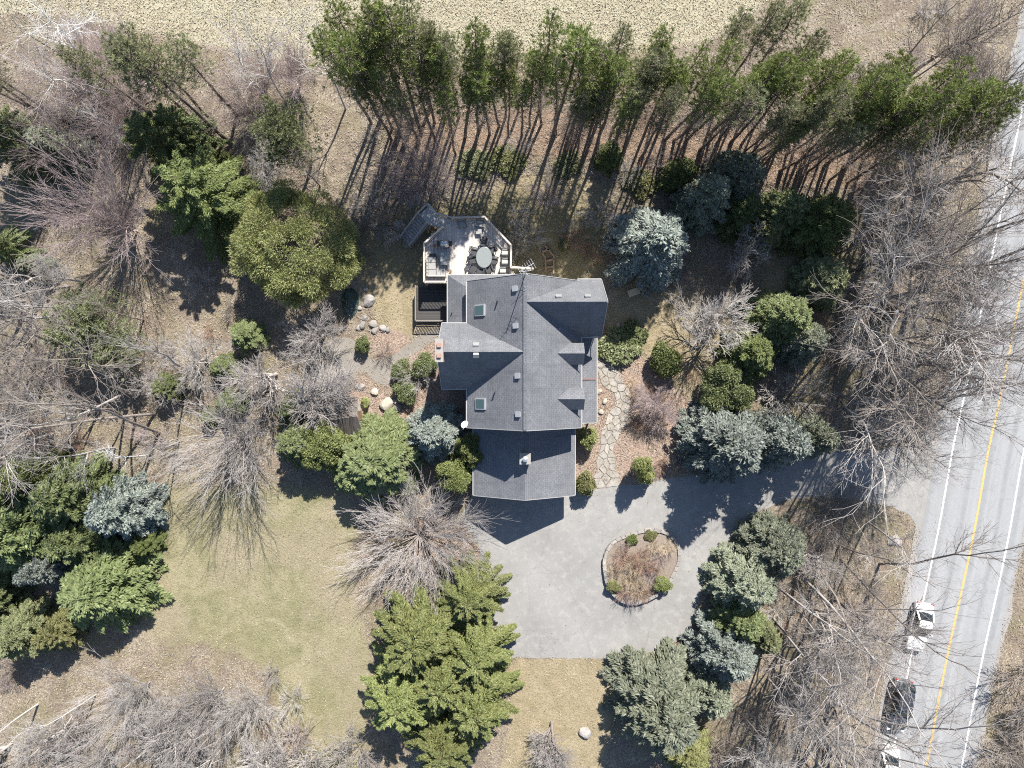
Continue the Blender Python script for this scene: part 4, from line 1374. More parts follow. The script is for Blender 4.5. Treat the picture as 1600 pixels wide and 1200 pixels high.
def conifer(seed, H, Rr, nbr, dens, p=.8, rise=.15, droop=.35, sl=.36, sw=.13, base=.04, fan=.34, ztilt=.35, leader=True):
    g = np.random.default_rng(seed)
    BB, DD, NN, LL, WW = [], [], [], [], []
    seg0, seg1, sr0, sr1 = [], [], [], []
    for i in range(nbr):
        u = (i + g.random()) / nbr
        u = u ** 1.05
        z0 = H * (base + (1 - base) * u * .985)
        Lb = Rr * (1 - u) ** p * g.uniform(.78, 1.14) + .18
        if u < .08: Lb *= .9
        az = i * 2.39996 + g.normal(0, .25)
        dh = np.array([math.cos(az), math.sin(az), 0]); sd = np.array([-math.sin(az), math.cos(az), 0])
        m = int(dens * (Lb + .25) * (0.6 + 0.8 * min(1, Lb / Rr)))
        s = g.random(m) ** .62
        s = np.clip(s, .12, 1)
        rz = rise + .9 * u ** 2
        lat = (g.random(m) - .5) * 2 * (fan * Lb * (1 - s) ** .8 * 1.1 + .10)
        pos = np.zeros((m, 3)); pos[:, 2] = z0 + Lb * (rz * s - droop * s * s) - np.abs(lat) * .22 + g.normal(0, .05, m)
        pos += dh * (Lb * s)[:, None] + sd * lat[:, None]
        ang = np.sign(lat) * g.uniform(.25, 1.05, m)
        d = dh * np.cos(ang)[:, None] + sd * np.sin(ang)[:, None]
        d[:, 2] += g.normal(.02, ztilt, m) + (rz - 2 * droop * s) * .5
        n = rnd(g, m, .42); n[:, 2] += 1
        BB.append(pos - d * .1); DD.append(d); NN.append(n)
        LL.append(sl * g.uniform(.6, 1.3, m)); WW.append(sw * g.uniform(.7, 1.3, m))
        prev = np.array([0, 0, z0])
        for q in (.5, 1.0):
            cur = np.array([0, 0, z0 + Lb * .95 * (rz * q - droop * q * q)]) + dh * Lb * q * .95
            seg0.append(prev); seg1.append(cur); sr0.append(.012 + .012 * Lb * (1.1 - q)); sr1.append(.008 + .012 * Lb * (1 - q)); prev = cur
    V, F = sprays(np.concatenate(BB), np.concatenate(DD), np.concatenate(NN), np.concatenate(LL), np.concatenate(WW))
    tv = [tubes([(0, 0, 0), (0, 0, H * .5)], [(0, 0, H * .5), (0, 0, H * .97)], [H * .018 + .03, H * .011], [H * .011, .015], 7), tubes(seg0, seg1, sr0, sr1, 3)]
    return [('trunk', np_mesh('trunk', *join(tv), M['bark_pine'])), ('crown', np_mesh('crown', V, F, M['green']))]


def pine(seed, H, lean=.3, crown=.36, Rr=1.7, nb=96, dens=9.5):
    g = np.random.default_rng(seed)
    n = 9; zs = np.linspace(0, H, n)
    off = np.cumsum(g.normal(0, .05, (n, 2)), 0) + np.outer(zs / H, g.normal(0, lean, 2)); off[0] = 0
    def at(z): return np.array([np.interp(z, zs, off[:, 0]), np.interp(z, zs, off[:, 1]), z])
    P = np.column_stack([off, zs])
    r = .15 * (1 - zs / H * .82)
    segs = [tubes(P[:-1], P[1:], r[:-1], r[1:], 7)]
    a0, a1, r0, r1 = [], [], [], []
    B, D, N, L, Wd = [], [], [], [], []
    for i in range(nb):
        u = (i + g.random()) / nb; z0 = H * (crown + (1 - crown) * u * .985)
        prof = (min(1, u * 3 + .35)) * (1 - u) ** .55
        Lb = Rr * prof * g.uniform(.35, 1.4) + .2
        az = i * 2.39996 + g.normal(0, .4); dh = np.array([math.cos(az), math.sin(az), 0]); sd = np.array([-math.sin(az), math.cos(az), 0])
        rise = .25 + .75 * u; b0 = at(z0); tip = b0 + dh * Lb + np.array([0, 0, rise * Lb])
        mid = b0 + dh * Lb * .55 + np.array([0, 0, rise * Lb * .4])
        a0 += [b0, mid]; a1 += [mid, tip]; r0 += [.03, .02]; r1 += [.02, .012]
        m = max(2, int(dens * Lb * .8 * (.10 + 1.0 * min(1, max(0, u - .12) * 1.9))))
        s = g.uniform(.3, 1.02, m); s[0] = 1
        lat = g.normal(0, .2 + .12 * Lb, m) * (1.15 - s * .7)
        c = b0 + dh * (Lb * s)[:, None] + sd * lat[:, None]; c[:, 2] += rise * Lb * s * (.4 + .6 * s) + g.normal(.05, .1, m)
        nbld = 14
        tdir = dh * .45 + np.array([0, 0, .95]) + sd * (np.sign(lat) * .25)[:, None] + rnd(g, m, .2)
        cc = np.repeat(c, nbld, 0); td = np.repeat(tdir, nbld, 0) + rnd(g, m * nbld, .5)
        B.append(cc); D.append(td); N.append(rnd(g, m * nbld, 1.0)); L.append(g.uniform(.2, .42, m * nbld)); Wd.append(g.uniform(.028, .055, m * nbld))
    for i in range(105):      # dead branches below the crown
        z0 = H * g.uniform(.12, crown + .3); az = g.uniform(0, 6.28); Lb = g.uniform(.4, 1.7)
        b0 = at(z0); mid = b0 + np.array([math.cos(az), math.sin(az), g.uniform(-.2, .2)]) * Lb * .6
        tip = mid + np.array([math.cos(az + .3), math.sin(az + .3), g.uniform(-.1, .35)]) * Lb * .5
        a0 += [b0, mid, mid]; a1 += [mid, tip, mid + (tip - mid) * .8 + g.normal(0, .25, 3)]; r0 += [.02, .013, .01]; r1 += [.013, .008, .007]
    segs.append(tubes(a0, a1, r0, r1, 3))
    V, F = sprays(np.concatenate(B), np.concatenate(D), np.concatenate(N), np.concatenate(L), np.concatenate(Wd), .05)
    return [('trunk', np_mesh('trunk', *join(segs), M['bark_pine'])), ('crown', np_mesh('crown', V, F, M['pine']))]


def bush(seed, rx, rz, n, sl=.22, sw=.11, lumps=30, amp=.3, crad=.3, up=.35, base=0.0, stems=8, lobes=0, tang=0.0):
    """rounded evergreen: many leafy clumps of uneven size spread over a domed crown"""
    g = np.random.default_rng(seed)
    i = np.arange(lumps) + .5
    ph = np.arccos(1 - 1.25 * i / lumps); th = i * 2.39996 + g.normal(0, .3, lumps)
    cd = np.column_stack([np.cos(th) * np.sin(ph), np.sin(th) * np.sin(ph), np.cos(ph)]) + rnd(g, lumps, .12)
    cd /= np.linalg.norm(cd, axis=1, keepdims=True)
    cr = g.uniform(1 - amp, 1.0, lumps) - crad * .6
    if lobes:       # a few big boughs swell out of the crown
        ld = rnd(g, lobes); ld[:, 2] = np.abs(ld[:, 2]) * .8; ld /= np.linalg.norm(ld, axis=1, keepdims=True)
        k = np.max(np.clip((cd @ ld.T - .72) / .28, 0, 1), axis=1)
        cr = cr * (.76 + .36 * k ** .6)
    rad = crad * g.uniform(.65, 1.25, lumps)
    w = rad ** 2; which = g.choice(lumps, n, p=w / w.sum())
    d = rnd(g, n); d /= np.linalg.norm(d, axis=1, keepdims=True)
    flip = np.sum(d * (cd[which] + [0, 0, .35]), 1) < -.15
    d[flip] *= -1
    q = rad[which] * (.45 + .6 * g.random(n) ** .5)
    c = cd[which] * cr[which][:, None] + d * q[:, None]
    c = c * np.array([rx, rx, rz]); c[:, 2] += rz * .72 + base
    c[:, 2] = np.maximum(c[:, 2], .04)
    D = d * .8 + cd[which] * .4 + np.array([0, 0, up]) + rnd(g, n, .55)
    if tang:        # leaves lie along the surface of the clump instead of standing out of it
        q = rnd(g, n); q -= d * np.sum(q * d, 1)[:, None]; q /= np.linalg.norm(q, axis=1, keepdims=True)
        D = D * (1 - tang) * .6 + q * tang + d * .25
    V, F = sprays(c - D * sl * .25, D, rnd(g, n, .55) + d * .5 + cd[which] * .6 + np.array([0, 0, .5]), sl * g.uniform(.6, 1.35, n), sw * g.uniform(.7, 1.3, n))
    a = g.uniform(0, 6.28, stems); e = np.column_stack([np.cos(a) * rx * .5, np.sin(a) * rx * .5, np.full(stems, rz * .9 + base)])
    tv = tubes(np.zeros((stems, 3)), e, np.full(stems, .03 + .02 * rx), np.full(stems, .012), 4)
    return [('trunk', np_mesh('trunk', *tv, M['bark_brown'])), ('crown', np_mesh('crown', V, F, M['green']))]


def bare(seed, H, kind='tall', twig=.011, rich=1.0):
    """leafless tree: trunk and limbs in one part, twigs in the crown"""
    r_ = random.Random(seed); big = [[], [], [], []]; sm = [[], [], [], []]
    def seg(a, b, ra, rb):
        t = big if ra > .028 else sm
        t[0].append(tuple(a)); t[1].append(tuple(b)); t[2].append(max(ra, twig)); t[3].append(max(rb, twig * .8))
    def grow(p, d, L, r, lev, up):
        n = 4 if lev < 2 else (3 if lev < 4 else 2)
        pts = [p.copy()]
        for i in range(n):
            d = (d + Vector((r_.gauss(0, 1), r_.gauss(0, 1), r_.gauss(0, .7))) * (.14 if lev else wob) + Vector((0, 0, up))).normalized()
            q = p + d * (L / n); t0 = 1 - .45 * i / n; t1 = 1 - .45 * (i + 1) / n
            seg(p, q, r * t0, r * t1); p = q; pts.append(p.copy())
            if lev >= maxlev: continue
            if (lev == 0 and i < first): continue
            kids = nk[min(lev, len(nk) - 1)]
            for _ in range(kids if r_.random() < .8 * rich else max(0, kids - 1)):
                sp = spread[min(lev, len(spread) - 1)]
                ax = Vector((r_.gauss(0, 1), r_.gauss(0, 1), r_.gauss(0, 1))).cross(d)
                if ax.length < 1e-3: continue
                nd = Matrix.Rotation(sp * r_.uniform(.6, 1.3), 3, ax.normalized()) @ d
                grow(p, nd, L * sh[min(lev, len(sh) - 1)] * r_.uniform(.65, 1.2), r * t1 * .6, lev + 1, up * .9)
        if lev < maxlev:
            grow(p, d, L * .6, r * .5, lev + 1, up)
    wob = .06 if kind in ('tall', 'slim', 'vase') else .11
    if kind == 'tall':
        first = 1; maxlev = 4; nk = [2, 2, 2, 2]; spread = [.75, .7, .65, .6]; sh = [.50, .60, .58, .62]
        grow(Vector((0, 0, 0)), Vector((r_.gauss(0, .05), r_.gauss(0, .05), 1)).normalized(), H * .55, H * .013 + .035, 0, .03)
    elif kind == 'slim':
        first = 2; maxlev = 3; nk = [2, 2, 3]; spread = [.75, .7, .65]; sh = [.30, .58, .6]
        grow(Vector((0, 0, 0)), Vector((r_.gauss(0, .06), r_.gauss(0, .06), 1)).normalized(), H * .72, H * .0085 + .02, 0, .02)
    elif kind == 'pole':
        first = 3; maxlev = 3; nk = [3, 2, 2]; spread = [.55, .6, .6]; sh = [.24, .55, .6]
        grow(Vector((0, 0, 0)), Vector((r_.gauss(0, .04), r_.gauss(0, .04), 1)).normalized(), H * .84, H * .0085 + .025, 0, .01)
        top = Vector(big[1][3]) if len(big[1]) > 3 else Vector((0, 0, H * .8))
        for _ in range(26):
            p = top * r_.uniform(.25, .95); a = r_.uniform(0, 6.28); L = r_.uniform(.4, 1.6)
            q = p + Vector((math.cos(a), math.sin(a), r_.uniform(.0, .7))) * L * .6; seg(p, q, .016, .011)
            for _k in range(2):
                seg(q, q + Vector((math.cos(a) + r_.gauss(0, .5), math.sin(a) + r_.gauss(0, .5), r_.uniform(0, .8))) * L * .5, .011, .008)
    elif kind == 'spread':
        first = 0; maxlev = 4; nk = [2, 2, 2, 2]; spread = [.95, .75, .7, .6]; sh = [.8, .66, .62, .6]
        grow(Vector((0, 0, 0)), Vector((0, 0, 1)), H * .34, H * .02 + .03, 0, .02)
    elif kind == 'vase':
        first = 1; maxlev = 2; nk = [3, 2]; spread = [.30, .38]; sh = [.36, .55]
        for i in range(72):
            a = i * 2.4 + r_.gauss(0, .2); t = .10 + 1.02 * math.sqrt((i + .5) / 72)
            d = Vector((math.cos(a) * math.sin(t), math.sin(a) * math.sin(t), math.cos(t)))
            grow(Vector((math.cos(a) * .12, math.sin(a) * .12, H * r_.uniform(.0, .12))), d, H * .60 * r_.uniform(.78, 1.06), H * .003 + .011, 0, .012)
    elif kind == 'fan':
        first = 0; maxlev = 2; nk = [2, 2]; spread = [.25, .35]; sh = [.36, .55]
        grow(Vector((0, 0, 0)), Vector((0, 0, 1)), H * .2, H * .014, 9, 0)
        for i in range(42):
            a = i * 2.4 + r_.gauss(0, .2); t = .04 + .62 * math.sqrt((i + .5) / 42)
            d = Vector((math.cos(a) * math.sin(t), math.sin(a) * math.sin(t), math.cos(t)))
            grow(Vector((0, 0, H * .2)) * r_.uniform(.3, 1), d, H * .66 * r_.uniform(.75, 1.12), H * .0028 + .012, 0, .006)
    elif kind == 'shrub':
        first = 0; maxlev = 2; nk = [2, 2]; spread = [.5, .6]; sh = [.5, .6]
        for i in range(13):
            a = i * 2.4; t = .2 + .9 * math.sqrt((i + .5) / 13)
            d = Vector((math.cos(a) * math.sin(t), math.sin(a) * math.sin(t), math.cos(t)))
            grow(Vector((math.cos(a) * .1, math.sin(a) * .1, 0)), d, H * .62 * r_.uniform(.7, 1.15), .016, 0, .02)
    elif kind == 'weep':
        first = 1; maxlev = 4; nk = [3, 2, 3, 2]; spread = [1.0, .7, .6, .6]; sh = [.8, .62, .66, .6]
        grow(Vector((0, 0, 0)), Vector((0, 0, 1)), H * .45, .09, 0, -.02)
    out = []
    bigm = np_mesh('trunk', *tubes(*big, 5), M['bark_grey']) if big[0] else None
    smm = np_mesh('crown', *tubes(*sm, 3), M['bark_grey'])
    if bigm: out.append(('trunk', bigm))
    out.append(('crown', smm))
    return out


def plant(parts, name, loc, label, cat, mats=None, sc=1.0, rz=None, group=None):
    e = empty(name, (loc[0], loc[1], loc[2] if len(loc) > 2 else 0.0), random.uniform(0, 6.28) if rz is None else rz, sc)
    tag(e, label, cat, group)
    for nm, me in parts:
        m = (mats or {}).get(nm)
        link(nm, me, e, m)
    return e


PR = {}
for i in range(3): PR['spruce%d' % i] = conifer(20 + i, 9.0, 3.3, 165, 50, p=.62, rise=.12, droop=.30, sl=.30, sw=.105)
for i in range(3): PR['fir%d' % i] = conifer(40 + i, 9.0, 3.2, 105, 78, p=.55, rise=.28, droop=.45, sl=.31, sw=.10, fan=.40, ztilt=.45)
for i in range(3): PR['cedar%d' % i] = conifer(60 + i, 10.0, 3.8, 74, 150, p=.5, rise=.42, droop=.62, sl=.24, sw=.072, fan=.22, ztilt=.45)
for i in range(9): PR['pine%d' % i] = pine(80 + i, 17.0, .55, [.54, .58, .5, .6, .55, .62, .5, .56, .6][i], [1.3, 1.55, 1.15, 1.4, 1.7, 1.25, 1.1, 1.5, 1.35][i], [70, 62, 76, 58, 66, 54, 64, 72, 60][i], [9.5, 8.5, 9, 10, 8, 9, 7.5, 9.5, 9][i])
PR['pineround'] = pine(95, 11.0, .2, .36, 2.8, 130, 13)
for i in range(2): PR['ball%d' % i] = bush(100 + i, 1.0, .95, 6500, .13, .06, 26, .46, .34, tang=.7, lobes=5)
for i in range(2): PR['tree_ball%d' % i] = bush(110 + i, 3.0, 3.2, 30000, .22, .085, 75, .42, .25, base=.5, lobes=7, tang=.6)
PR['dome'] = bush(115, 5.3, 4.6, 78000, .30, .055, 190, .30, .16, up=.8, base=.4, lobes=13)
PR['lowshrub'] = bush(120, 1.6, .7, 2800, .26, .11, 24, .5, .3, tang=.6)
for i in range(5): PR['tall%d' % i] = bare(200 + i, 15.0, 'tall', .011, .93)
for i in range(4): PR['slim%d' % i] = bare(220 + i, 13.0, 'slim', .0095)
for i in range(4): PR['pole%d' % i] = bare(230 + i, 14.0, 'pole', .010)
for i in range(4): PR['spread%d' % i] = bare(240 + i, 8.0, 'spread')
for i in range(2): PR['vase%d' % i] = bare(260 + i, 7.5, 'vase', .009)
for i in range(3): PR['shrub%d' % i] = bare(280 + i, 2.6, 'shrub', .009)
for i in range(2): PR['fan%d' % i] = bare(310 + i, 9.0, 'fan')
PR['weep'] = bare(300, 4.2, 'weep', .009)
for k in list(PR): print(k, sum(len(m.polygons) for _, m in PR[k]))

# ------------------------------------------------------------------ evergreens
def ever(px, py, proto, rad, H, mat, label, name='spruce_tree', cat='spruce', group=None, zc=.35):
    """evergreen whose crown is seen centred at the pixel; rad and H in metres"""
    x, y = W(px, py, zc * H)
    me = PR[proto]
    b = me[1][1]
    co = np.empty(len(b.vertices) * 3, np.float32); b.vertices.foreach_get('co', co); co = co.reshape(-1, 3)
    r0 = np.percentile(np.hypot(co[:, 0], co[:, 1]), 97); h0 = co[:, 2].max()
    return plant(me, name, (x, y), label, cat, {'crown': M[mat]}, (rad / r0, rad / r0, H / h0), None, group)


E = ever
E(1014, 386, 'spruce0', 3.7, 9.5, 'blue', 'big blue spruce standing alone behind the gable near the flagstone path')
E(1133, 694, 'spruce1', 3.6, 10.5, 'blue', 'broad blue grey spruce beside the driveway, widest of three', zc=.4)
E(1214, 690, 'spruce2', 2.7, 9.5, 'blue', 'middle blue spruce of three in a line beside the driveway', zc=.4)
E(1268, 682, 'spruce0', 2.1, 7.0, 'greyblue', 'smallest blue spruce of three in a line, nearest the road')
E(680, 676, 'spruce2', 2.65, 6.0, 'blue', 'pale blue spruce tucked against the garage corner')
E(1208, 855, 'spruce1', 3.0, 6.5, 'greyblue', 'rounded grey green spruce at the driveway mouth, first of the roadside row')
E(1160, 906, 'fir0', 3.0, 7.0, 'greyblue', 'grey green fir with dark hollow beside the driveway bend')
E(1152, 962, 'fir1', 2.4, 6.0, 'green', 'green fir squeezed between grey firs on the driveway bend', 'fir_tree', 'fir')
E(1132, 1014, 'spruce0', 3.0, 7.5, 'blue', 'blue spruce between green fir and big feathery spruce below the driveway')
E(1190, 990, 'fir2', 1.7, 5.0, 'pale', 'small pale green fir behind the blue spruce on the driveway bend', 'fir_tree', 'fir')
E(1030, 1094, 'fir2', 4.3, 9.5, 'greyblue', 'big feathery grey green spruce below the driveway loop')
E(1105, 1075, 'fir0', 2.4, 6.5, 'greyblue', 'feathery grey spruce joined to the biggest one below the driveway')
E(1075, 1175, 'fir1', 2.2, 5.0, 'olive', 'olive shaded conifer under the big feathery spruce', 'fir_tree', 'fir')
# lower corner by the lawn
E(195, 795, 'spruce1', 2.9, 7.5, 'blue', 'blue spruce with silvery top at the lawn edge')
E(84, 884, 'spruce2', 1.7, 7.5, 'blue', 'slender silver blue spruce between two broad green trees')
E(35, 828, 'spruce0', 4.2, 8.0, 'green', 'broad bright green tree behind the slender silver spruce', 'evergreen_tree', 'evergreen')
E(118, 770, 'fir0', 3.2, 8.0, 'green', 'dark green fir behind the silvery topped spruce', 'fir_tree', 'fir')
E(125, 842, 'fir2', 2.5, 6.5, 'green', 'green fir filling the gap above the round lawn evergreen', 'fir_tree', 'fir')
E(10, 765, 'cedar1', 3.0, 8.0, 'green', 'feathery green cedar behind the broad bright green tree', 'cedar_tree', 'cedar')
E(230, 850, 'fir0', 1.3, 3.5, 'dark', 'little dark fir between silvery spruce and round lawn evergreen', 'fir_tree', 'fir')
E(65, 745, 'fir1', 2.4, 8.0, 'dark', 'dark fir at the back of the lawn evergreens', 'fir_tree', 'fir')
E(168, 915, 'spruce2', 4.2, 7.0, 'green', 'round green evergreen bulging over the lawn edge', 'evergreen_tree', 'evergreen')
E(45, 985, 'fir2', 2.5, 6.0, 'pale', 'pale grey green fir below the round lawn evergreen', 'fir_tree', 'fir')
E(95, 985, 'fir1', 1.9, 5.0, 'olive', 'olive bronze fir touching the pale grey green fir', 'fir_tree', 'fir')
E(-30, 940, 'fir0', 2.8, 8.0, 'green', 'green fir cut by the frame above the pale fir', 'fir_tree', 'fir')
# left woods
E(30, 225, 'cedar0', 3.2, 9.0, 'green', 'green cedar with feathery boughs below the leaning pines', 'cedar_tree', 'cedar')
E(95, 235, 'fir2', 2.0, 6.5, 'greyblue', 'pale fir next to the feathery green cedar', 'fir_tree', 'fir')
E(8, 385, 'cedar1', 2.0, 7.0, 'green', 'small green cedar beside the pink tinged bare tree', 'cedar_tree', 'cedar')
E(60, 418, 'fir0', 1.3, 4.0, 'greyblue', 'little grey green fir among bare trunks', 'fir_tree', 'fir')
E(276, 238, 'cedar2', 3.5, 10.5, 'dark', 'dark green cedar behind its larger twin', 'cedar_tree', 'cedar')
E(328, 312, 'cedar0', 4.6, 10.0, 'dark', 'large dark green cedar behind the yellow green tree', 'cedar_tree', 'cedar')
E(300, 210, 'cedar1', 2.2, 9.0, 'green', 'narrow green cedar at the pine trunks', 'cedar_tree', 'cedar')
E(460, 392, 'dome', 5.6, 7.5, 'lime', 'big round yellow green tree beside the pond', 'evergreen_tree', 'evergreen')
E(155, 505, 'pineround', 3.4, 7.5, 'pale', 'pale olive round tree among the bare woodland', 'evergreen_tree', 'evergreen')
E(195, 545, 'pineround', 2.6, 6.0, 'pale', 'olive tinged round tree leaning against the pale olive one', 'evergreen_tree', 'evergreen')
for i, (px, py, r, h) in enumerate(((352, 575, 1.4, 3.2), (362, 630, 1.5, 3.0), (386, 525, 1.6, 3.4), (262, 606, 1.5, 3.0), (460, 640, 1.6, 4.0), (330, 652, 1.0, 2.0))):
    E(px, py, 'fir%d' % (i % 3), r, h, 'green', 'small green hemlock under the bare trees', 'hemlock_tree', 'hemlock', 'young hemlocks under the bare trees')
# between shed and garage
E(470, 690, 'fir1', 2.2, 5.5, 'green', 'green fir on the lawn side of the shed', 'fir_tree', 'fir')
E(510, 696, 'tree_ball1', 2.3, 5.0, 'yellow', 'yellow green rounded evergreen in front of the shed', 'evergreen_tree', 'evergreen')
E(592, 716, 'fir0', 4.0, 6.5, 'green', 'wide green fir between shed and pale blue spruce', 'fir_tree', 'fir')
E(560, 742, 'fir2', 2.2, 5.0, 'green', 'low green fir at the lawn edge of the wide fir', 'fir_tree', 'fir')
E(736, 703, 'tree_ball0', 1.5, 4.4, 'yellow', 'yellow green shrub tree against the garage roof', 'evergreen_tree', 'evergreen')
E(712, 740, 'tree_ball1', 1.7, 4.2, 'yellow', 'lower yellow green shrub tree by the garage corner', 'evergreen_tree', 'evergreen')
# yellow green grove below the driveway
for px, py, pr, r, h, mt, lab in ((735, 925, 'cedar0', 3.3, 6.5, 'yellow', 'yellow green cedar leaning over the driveway edge'),
                              (655, 985, 'cedar1', 4.4, 8.5, 'yellow', 'tallest yellow green cedar in the grove under the bare fan tree'),
                              (745, 1010, 'cedar2', 3.6, 7.5, 'yellow', 'yellow green cedar at the driveway corner of the grove'),
                              (632, 1075, 'cedar2', 4.0, 8.5, 'yellow', 'yellow green cedar on the lawn side of the grove'),
                              (745, 1085, 'cedar0', 3.9, 8.0, 'yellow', 'yellow green cedar with long fronds beside the tan strip'),
                              (695, 1150, 'cedar1', 3.6, 7.5, 'yellow', 'yellow green cedar at the foot of the grove'),
                              (690, 1050, 'cedar2', 3.4, 8.0, 'yellow', 'deep cedar buried in the middle of the yellow grove')):
    E(px, py, pr, r, h, mt, lab, 'cedar_tree', 'cedar')
# right garden edge
E(1135, 602, 'tree_ball0', 2.4, 5.0, 'green', 'bushy green yew above the broad blue spruce', 'evergreen_tree', 'evergreen')
E(1168, 553, 'fir1', 2.5, 6.5, 'dark', 'dark fir between bushy yew and taller fir', 'fir_tree', 'fir')
E(1215, 500, 'fir0', 2.8, 8.0, 'green', 'tall fir with yellow green top in the garden screen', 'fir_tree', 'fir')
E(1250, 535, 'fir2', 2.2, 6.5, 'greyblue', 'grey blue fir behind the yellow topped fir', 'fir_tree', 'fir')
E(1280, 440, 'fir2', 2.6, 5.5, 'pale', 'light green bushy tree at the end of the garden screen', 'evergreen_tree', 'evergreen')
E(1278, 352, 'fir2', 3.0, 7.5, 'dark', 'dark round fir in front of the pine trunks', 'fir_tree', 'fir')
E(1192, 365, 'fir1', 1.8, 5.0, 'olive', 'small yellowish fir beside the dark round fir', 'fir_tree', 'fir')
E(1215, 335, 'fir0', 2.4, 7.0, 'green', 'deep green fir shaded by the pines', 'fir_tree', 'fir')
E(1145, 285, 'spruce1', 2.9, 8.0, 'greyblue', 'tall grey green spruce shaded behind the blue spruce')
E(1100, 315, 'spruce2', 2.6, 8.0, 'greyblue', 'shaded spruce half hidden by the big blue spruce')
E(1150, 335, 'fir1', 2.2, 6.0, 'dark', 'low dark fir at the foot of the shaded spruce', 'fir_tree', 'fir')
E(952, 245, 'fir0', 1.3, 4.5, 'dark', 'slim dark fir in the shade of the pine row', 'fir_tree', 'fir')
E(1062, 275, 'fir1', 1.6, 5.5, 'dark', 'slim dark fir beside the shaded grey spruce', 'fir_tree', 'fir')
for i, (px, py, r, h) in enumerate(((740, 255, 1.3, 2.0), (790, 250, 1.4, 2.2), (885, 258, 1.1, 2.0), (1000, 285, 1.2, 2.4))):
    E(px, py, 'lowshrub', r * 1.3, .8, 'olive' if i % 2 else 'pinegrey', 'low spreading juniper in the shade under the pines', 'spreading_shrub', 'shrub', 'low junipers under the pine row')
# garden shrubs
for px, py, pr, r, h, mt, lab in ((918, 683, 'ball0', 1.0, 2.4, 'lime', 'bright clipped round shrub at the porch corner'),
                              (915, 756, 'ball1', 1.05, 2.4, 'olive', 'olive brown round shrub at the garage corner'),
                              (999, 726, 'ball0', .9, 5.0, 'lime', 'bright round shrub by the driveway edge, upper of a pair'),
                              (1008, 740, 'ball1', .95, 2.4, 'lime', 'bright round shrub by the driveway edge, lower of a pair'),
                              (1040, 564, 'ball1', 1.55, 2.6, 'dark', 'dark green globe shrub in the pink mulch'),
                              (567, 539, 'ball0', .75, 1.5, 'green', 'small clipped shrub on the gravel circle'),
                              (628, 580, 'ball1', 1.0, 1.4, 'green', 'clipped green shrub by the gravel path bend'),
                              (664, 572, 'ball0', 1.2, 1.7, 'green', 'clipped green shrub nearest the brick chimney'),
                              (634, 612, 'ball0', 1.15, 1.5, 'green', 'clipped green shrub at the end of the gravel path'),
                              (571, 628, 'ball1', .45, .9, 'lime', 'tiny lime shrub by the shed'),
                              (880, 385, 'ball0', .6, .9, 'green', 'small green shrub by the timber steps'),
                              (1033, 910, 'ball0', .85, 1.0, 'yellow', 'yellow green shrub inside the planting island'),
                              (957, 915, 'ball1', .65, .8, 'olive', 'dull green shrub inside the planting island'),
                              (1016, 836, 'lowshrub', .6, .4, 'olive', 'flat olive shrub by the island wall'),
                              (985, 843, 'lowshrub', .6, .5, 'dark', 'dark little shrub at the island rim')):
    o = E(px, py, pr, r, h, mt, lab, 'round_shrub', 'shrub')
    if 'island' in lab: o.location.z = .34
E(968, 545, 'lowshrub', 2.0, 1.1, 'pale', 'spreading variegated shrub beside the flagstone path', 'spreading_shrub', 'shrub')
E(985, 528, 'lowshrub', 1.6, 1.0, 'green', 'spreading green shrub in the shade of the gable', 'spreading_shrub', 'shrub')

# ------------------------------------------------------------------ pines
PL = 'tall pine with bare lower trunk in the row along the dry field'
BX = [590, 700, 900, 1100, 1250, 1400]


def row_pine(bx, by, hs, wd, i, grey):
    x, y = W(bx, by)
    o = plant(PR['pine%d' % (i % 9)], 'pine_tree', (x, y), PL, 'pine', {'crown': M['pinegrey' if random.random() < grey else 'pine']}, (hs * wd, hs * wd, hs), None, 'pines in the row along the field')
    o.rotation_euler = (random.gauss(0, .025), random.gauss(0, .025), random.uniform(0, 6.28))


bx = 580.0; i = 0
while bx < 1402:
    by = np.interp(bx, BX, [190, 204, 205, 225, 248, 258]) + random.uniform(-12, 12)
    hs = np.interp(bx, [590, 740, 780, 860, 900, 1100, 1400], [1.02, .97, .83, .83, .87, .94, 1.0]) * random.uniform(.88, 1.08)
    row_pine(bx, by, hs, random.uniform(.85, 1.3), random.randrange(9), .2)
    bx += random.choice([11, 13, 15, 18, 20, 22])
bx = 606.0
while bx < 1330:
    by = np.interp(bx, BX, [160, 172, 178, 196, 216, 226]) + random.uniform(-10, 10)
    row_pine(bx, by, random.uniform(.80, .98), random.uniform(.9, 1.3), random.randrange(9), .4)
    bx += random.choice([20, 26, 32, 40])
bx = 612.0
while bx < 1385:
    by = np.interp(bx, BX, [222, 236, 234, 256, 274, 286]) + random.uniform(-9, 9)
    if not (735 < bx < 860 or 1010 < bx < 1125):
        row_pine(bx, by, random.uniform(.72, .92), random.uniform(.85, 1.15), random.choice([2, 5, 6, 8]), .6)
    bx += random.choice([16, 22, 28, 34])
for px, py, hs in ((352, 217, .95), (315, 200, .92), (335, 190, .9), (252, 189, .8), (370, 180, .85)):
    plant(PR['pine%d' % (int(px) % 9)], 'pine_tree', W(px, py), 'olive green pine in the clump beside the white leaning birch', 'pine', {'crown': M['pinegrey']}, (hs * 1.25, hs * 1.25, hs), None, 'pine clump by the birch')
for px, py, hs in ((112, 196, .8), (91, 197, .85), (70, 180, .8), (60, 215, .7)):
    plant(PR['pine%d' % (int(px) % 9)], 'pine_tree', W(px, py), 'leaning olive pine in the clump above the feathery green cedar', 'pine', {'crown': M['pinegrey']}, (hs * 1.3, hs * 1.3, hs), None, 'pine clump by the feathery cedar')
plant(PR['pineround'], 'pine_tree', W(486, 259), 'lone pale round headed pine above the yellow green tree', 'pine', {'crown': M['pale']}, (1.0, 1.0, .98))
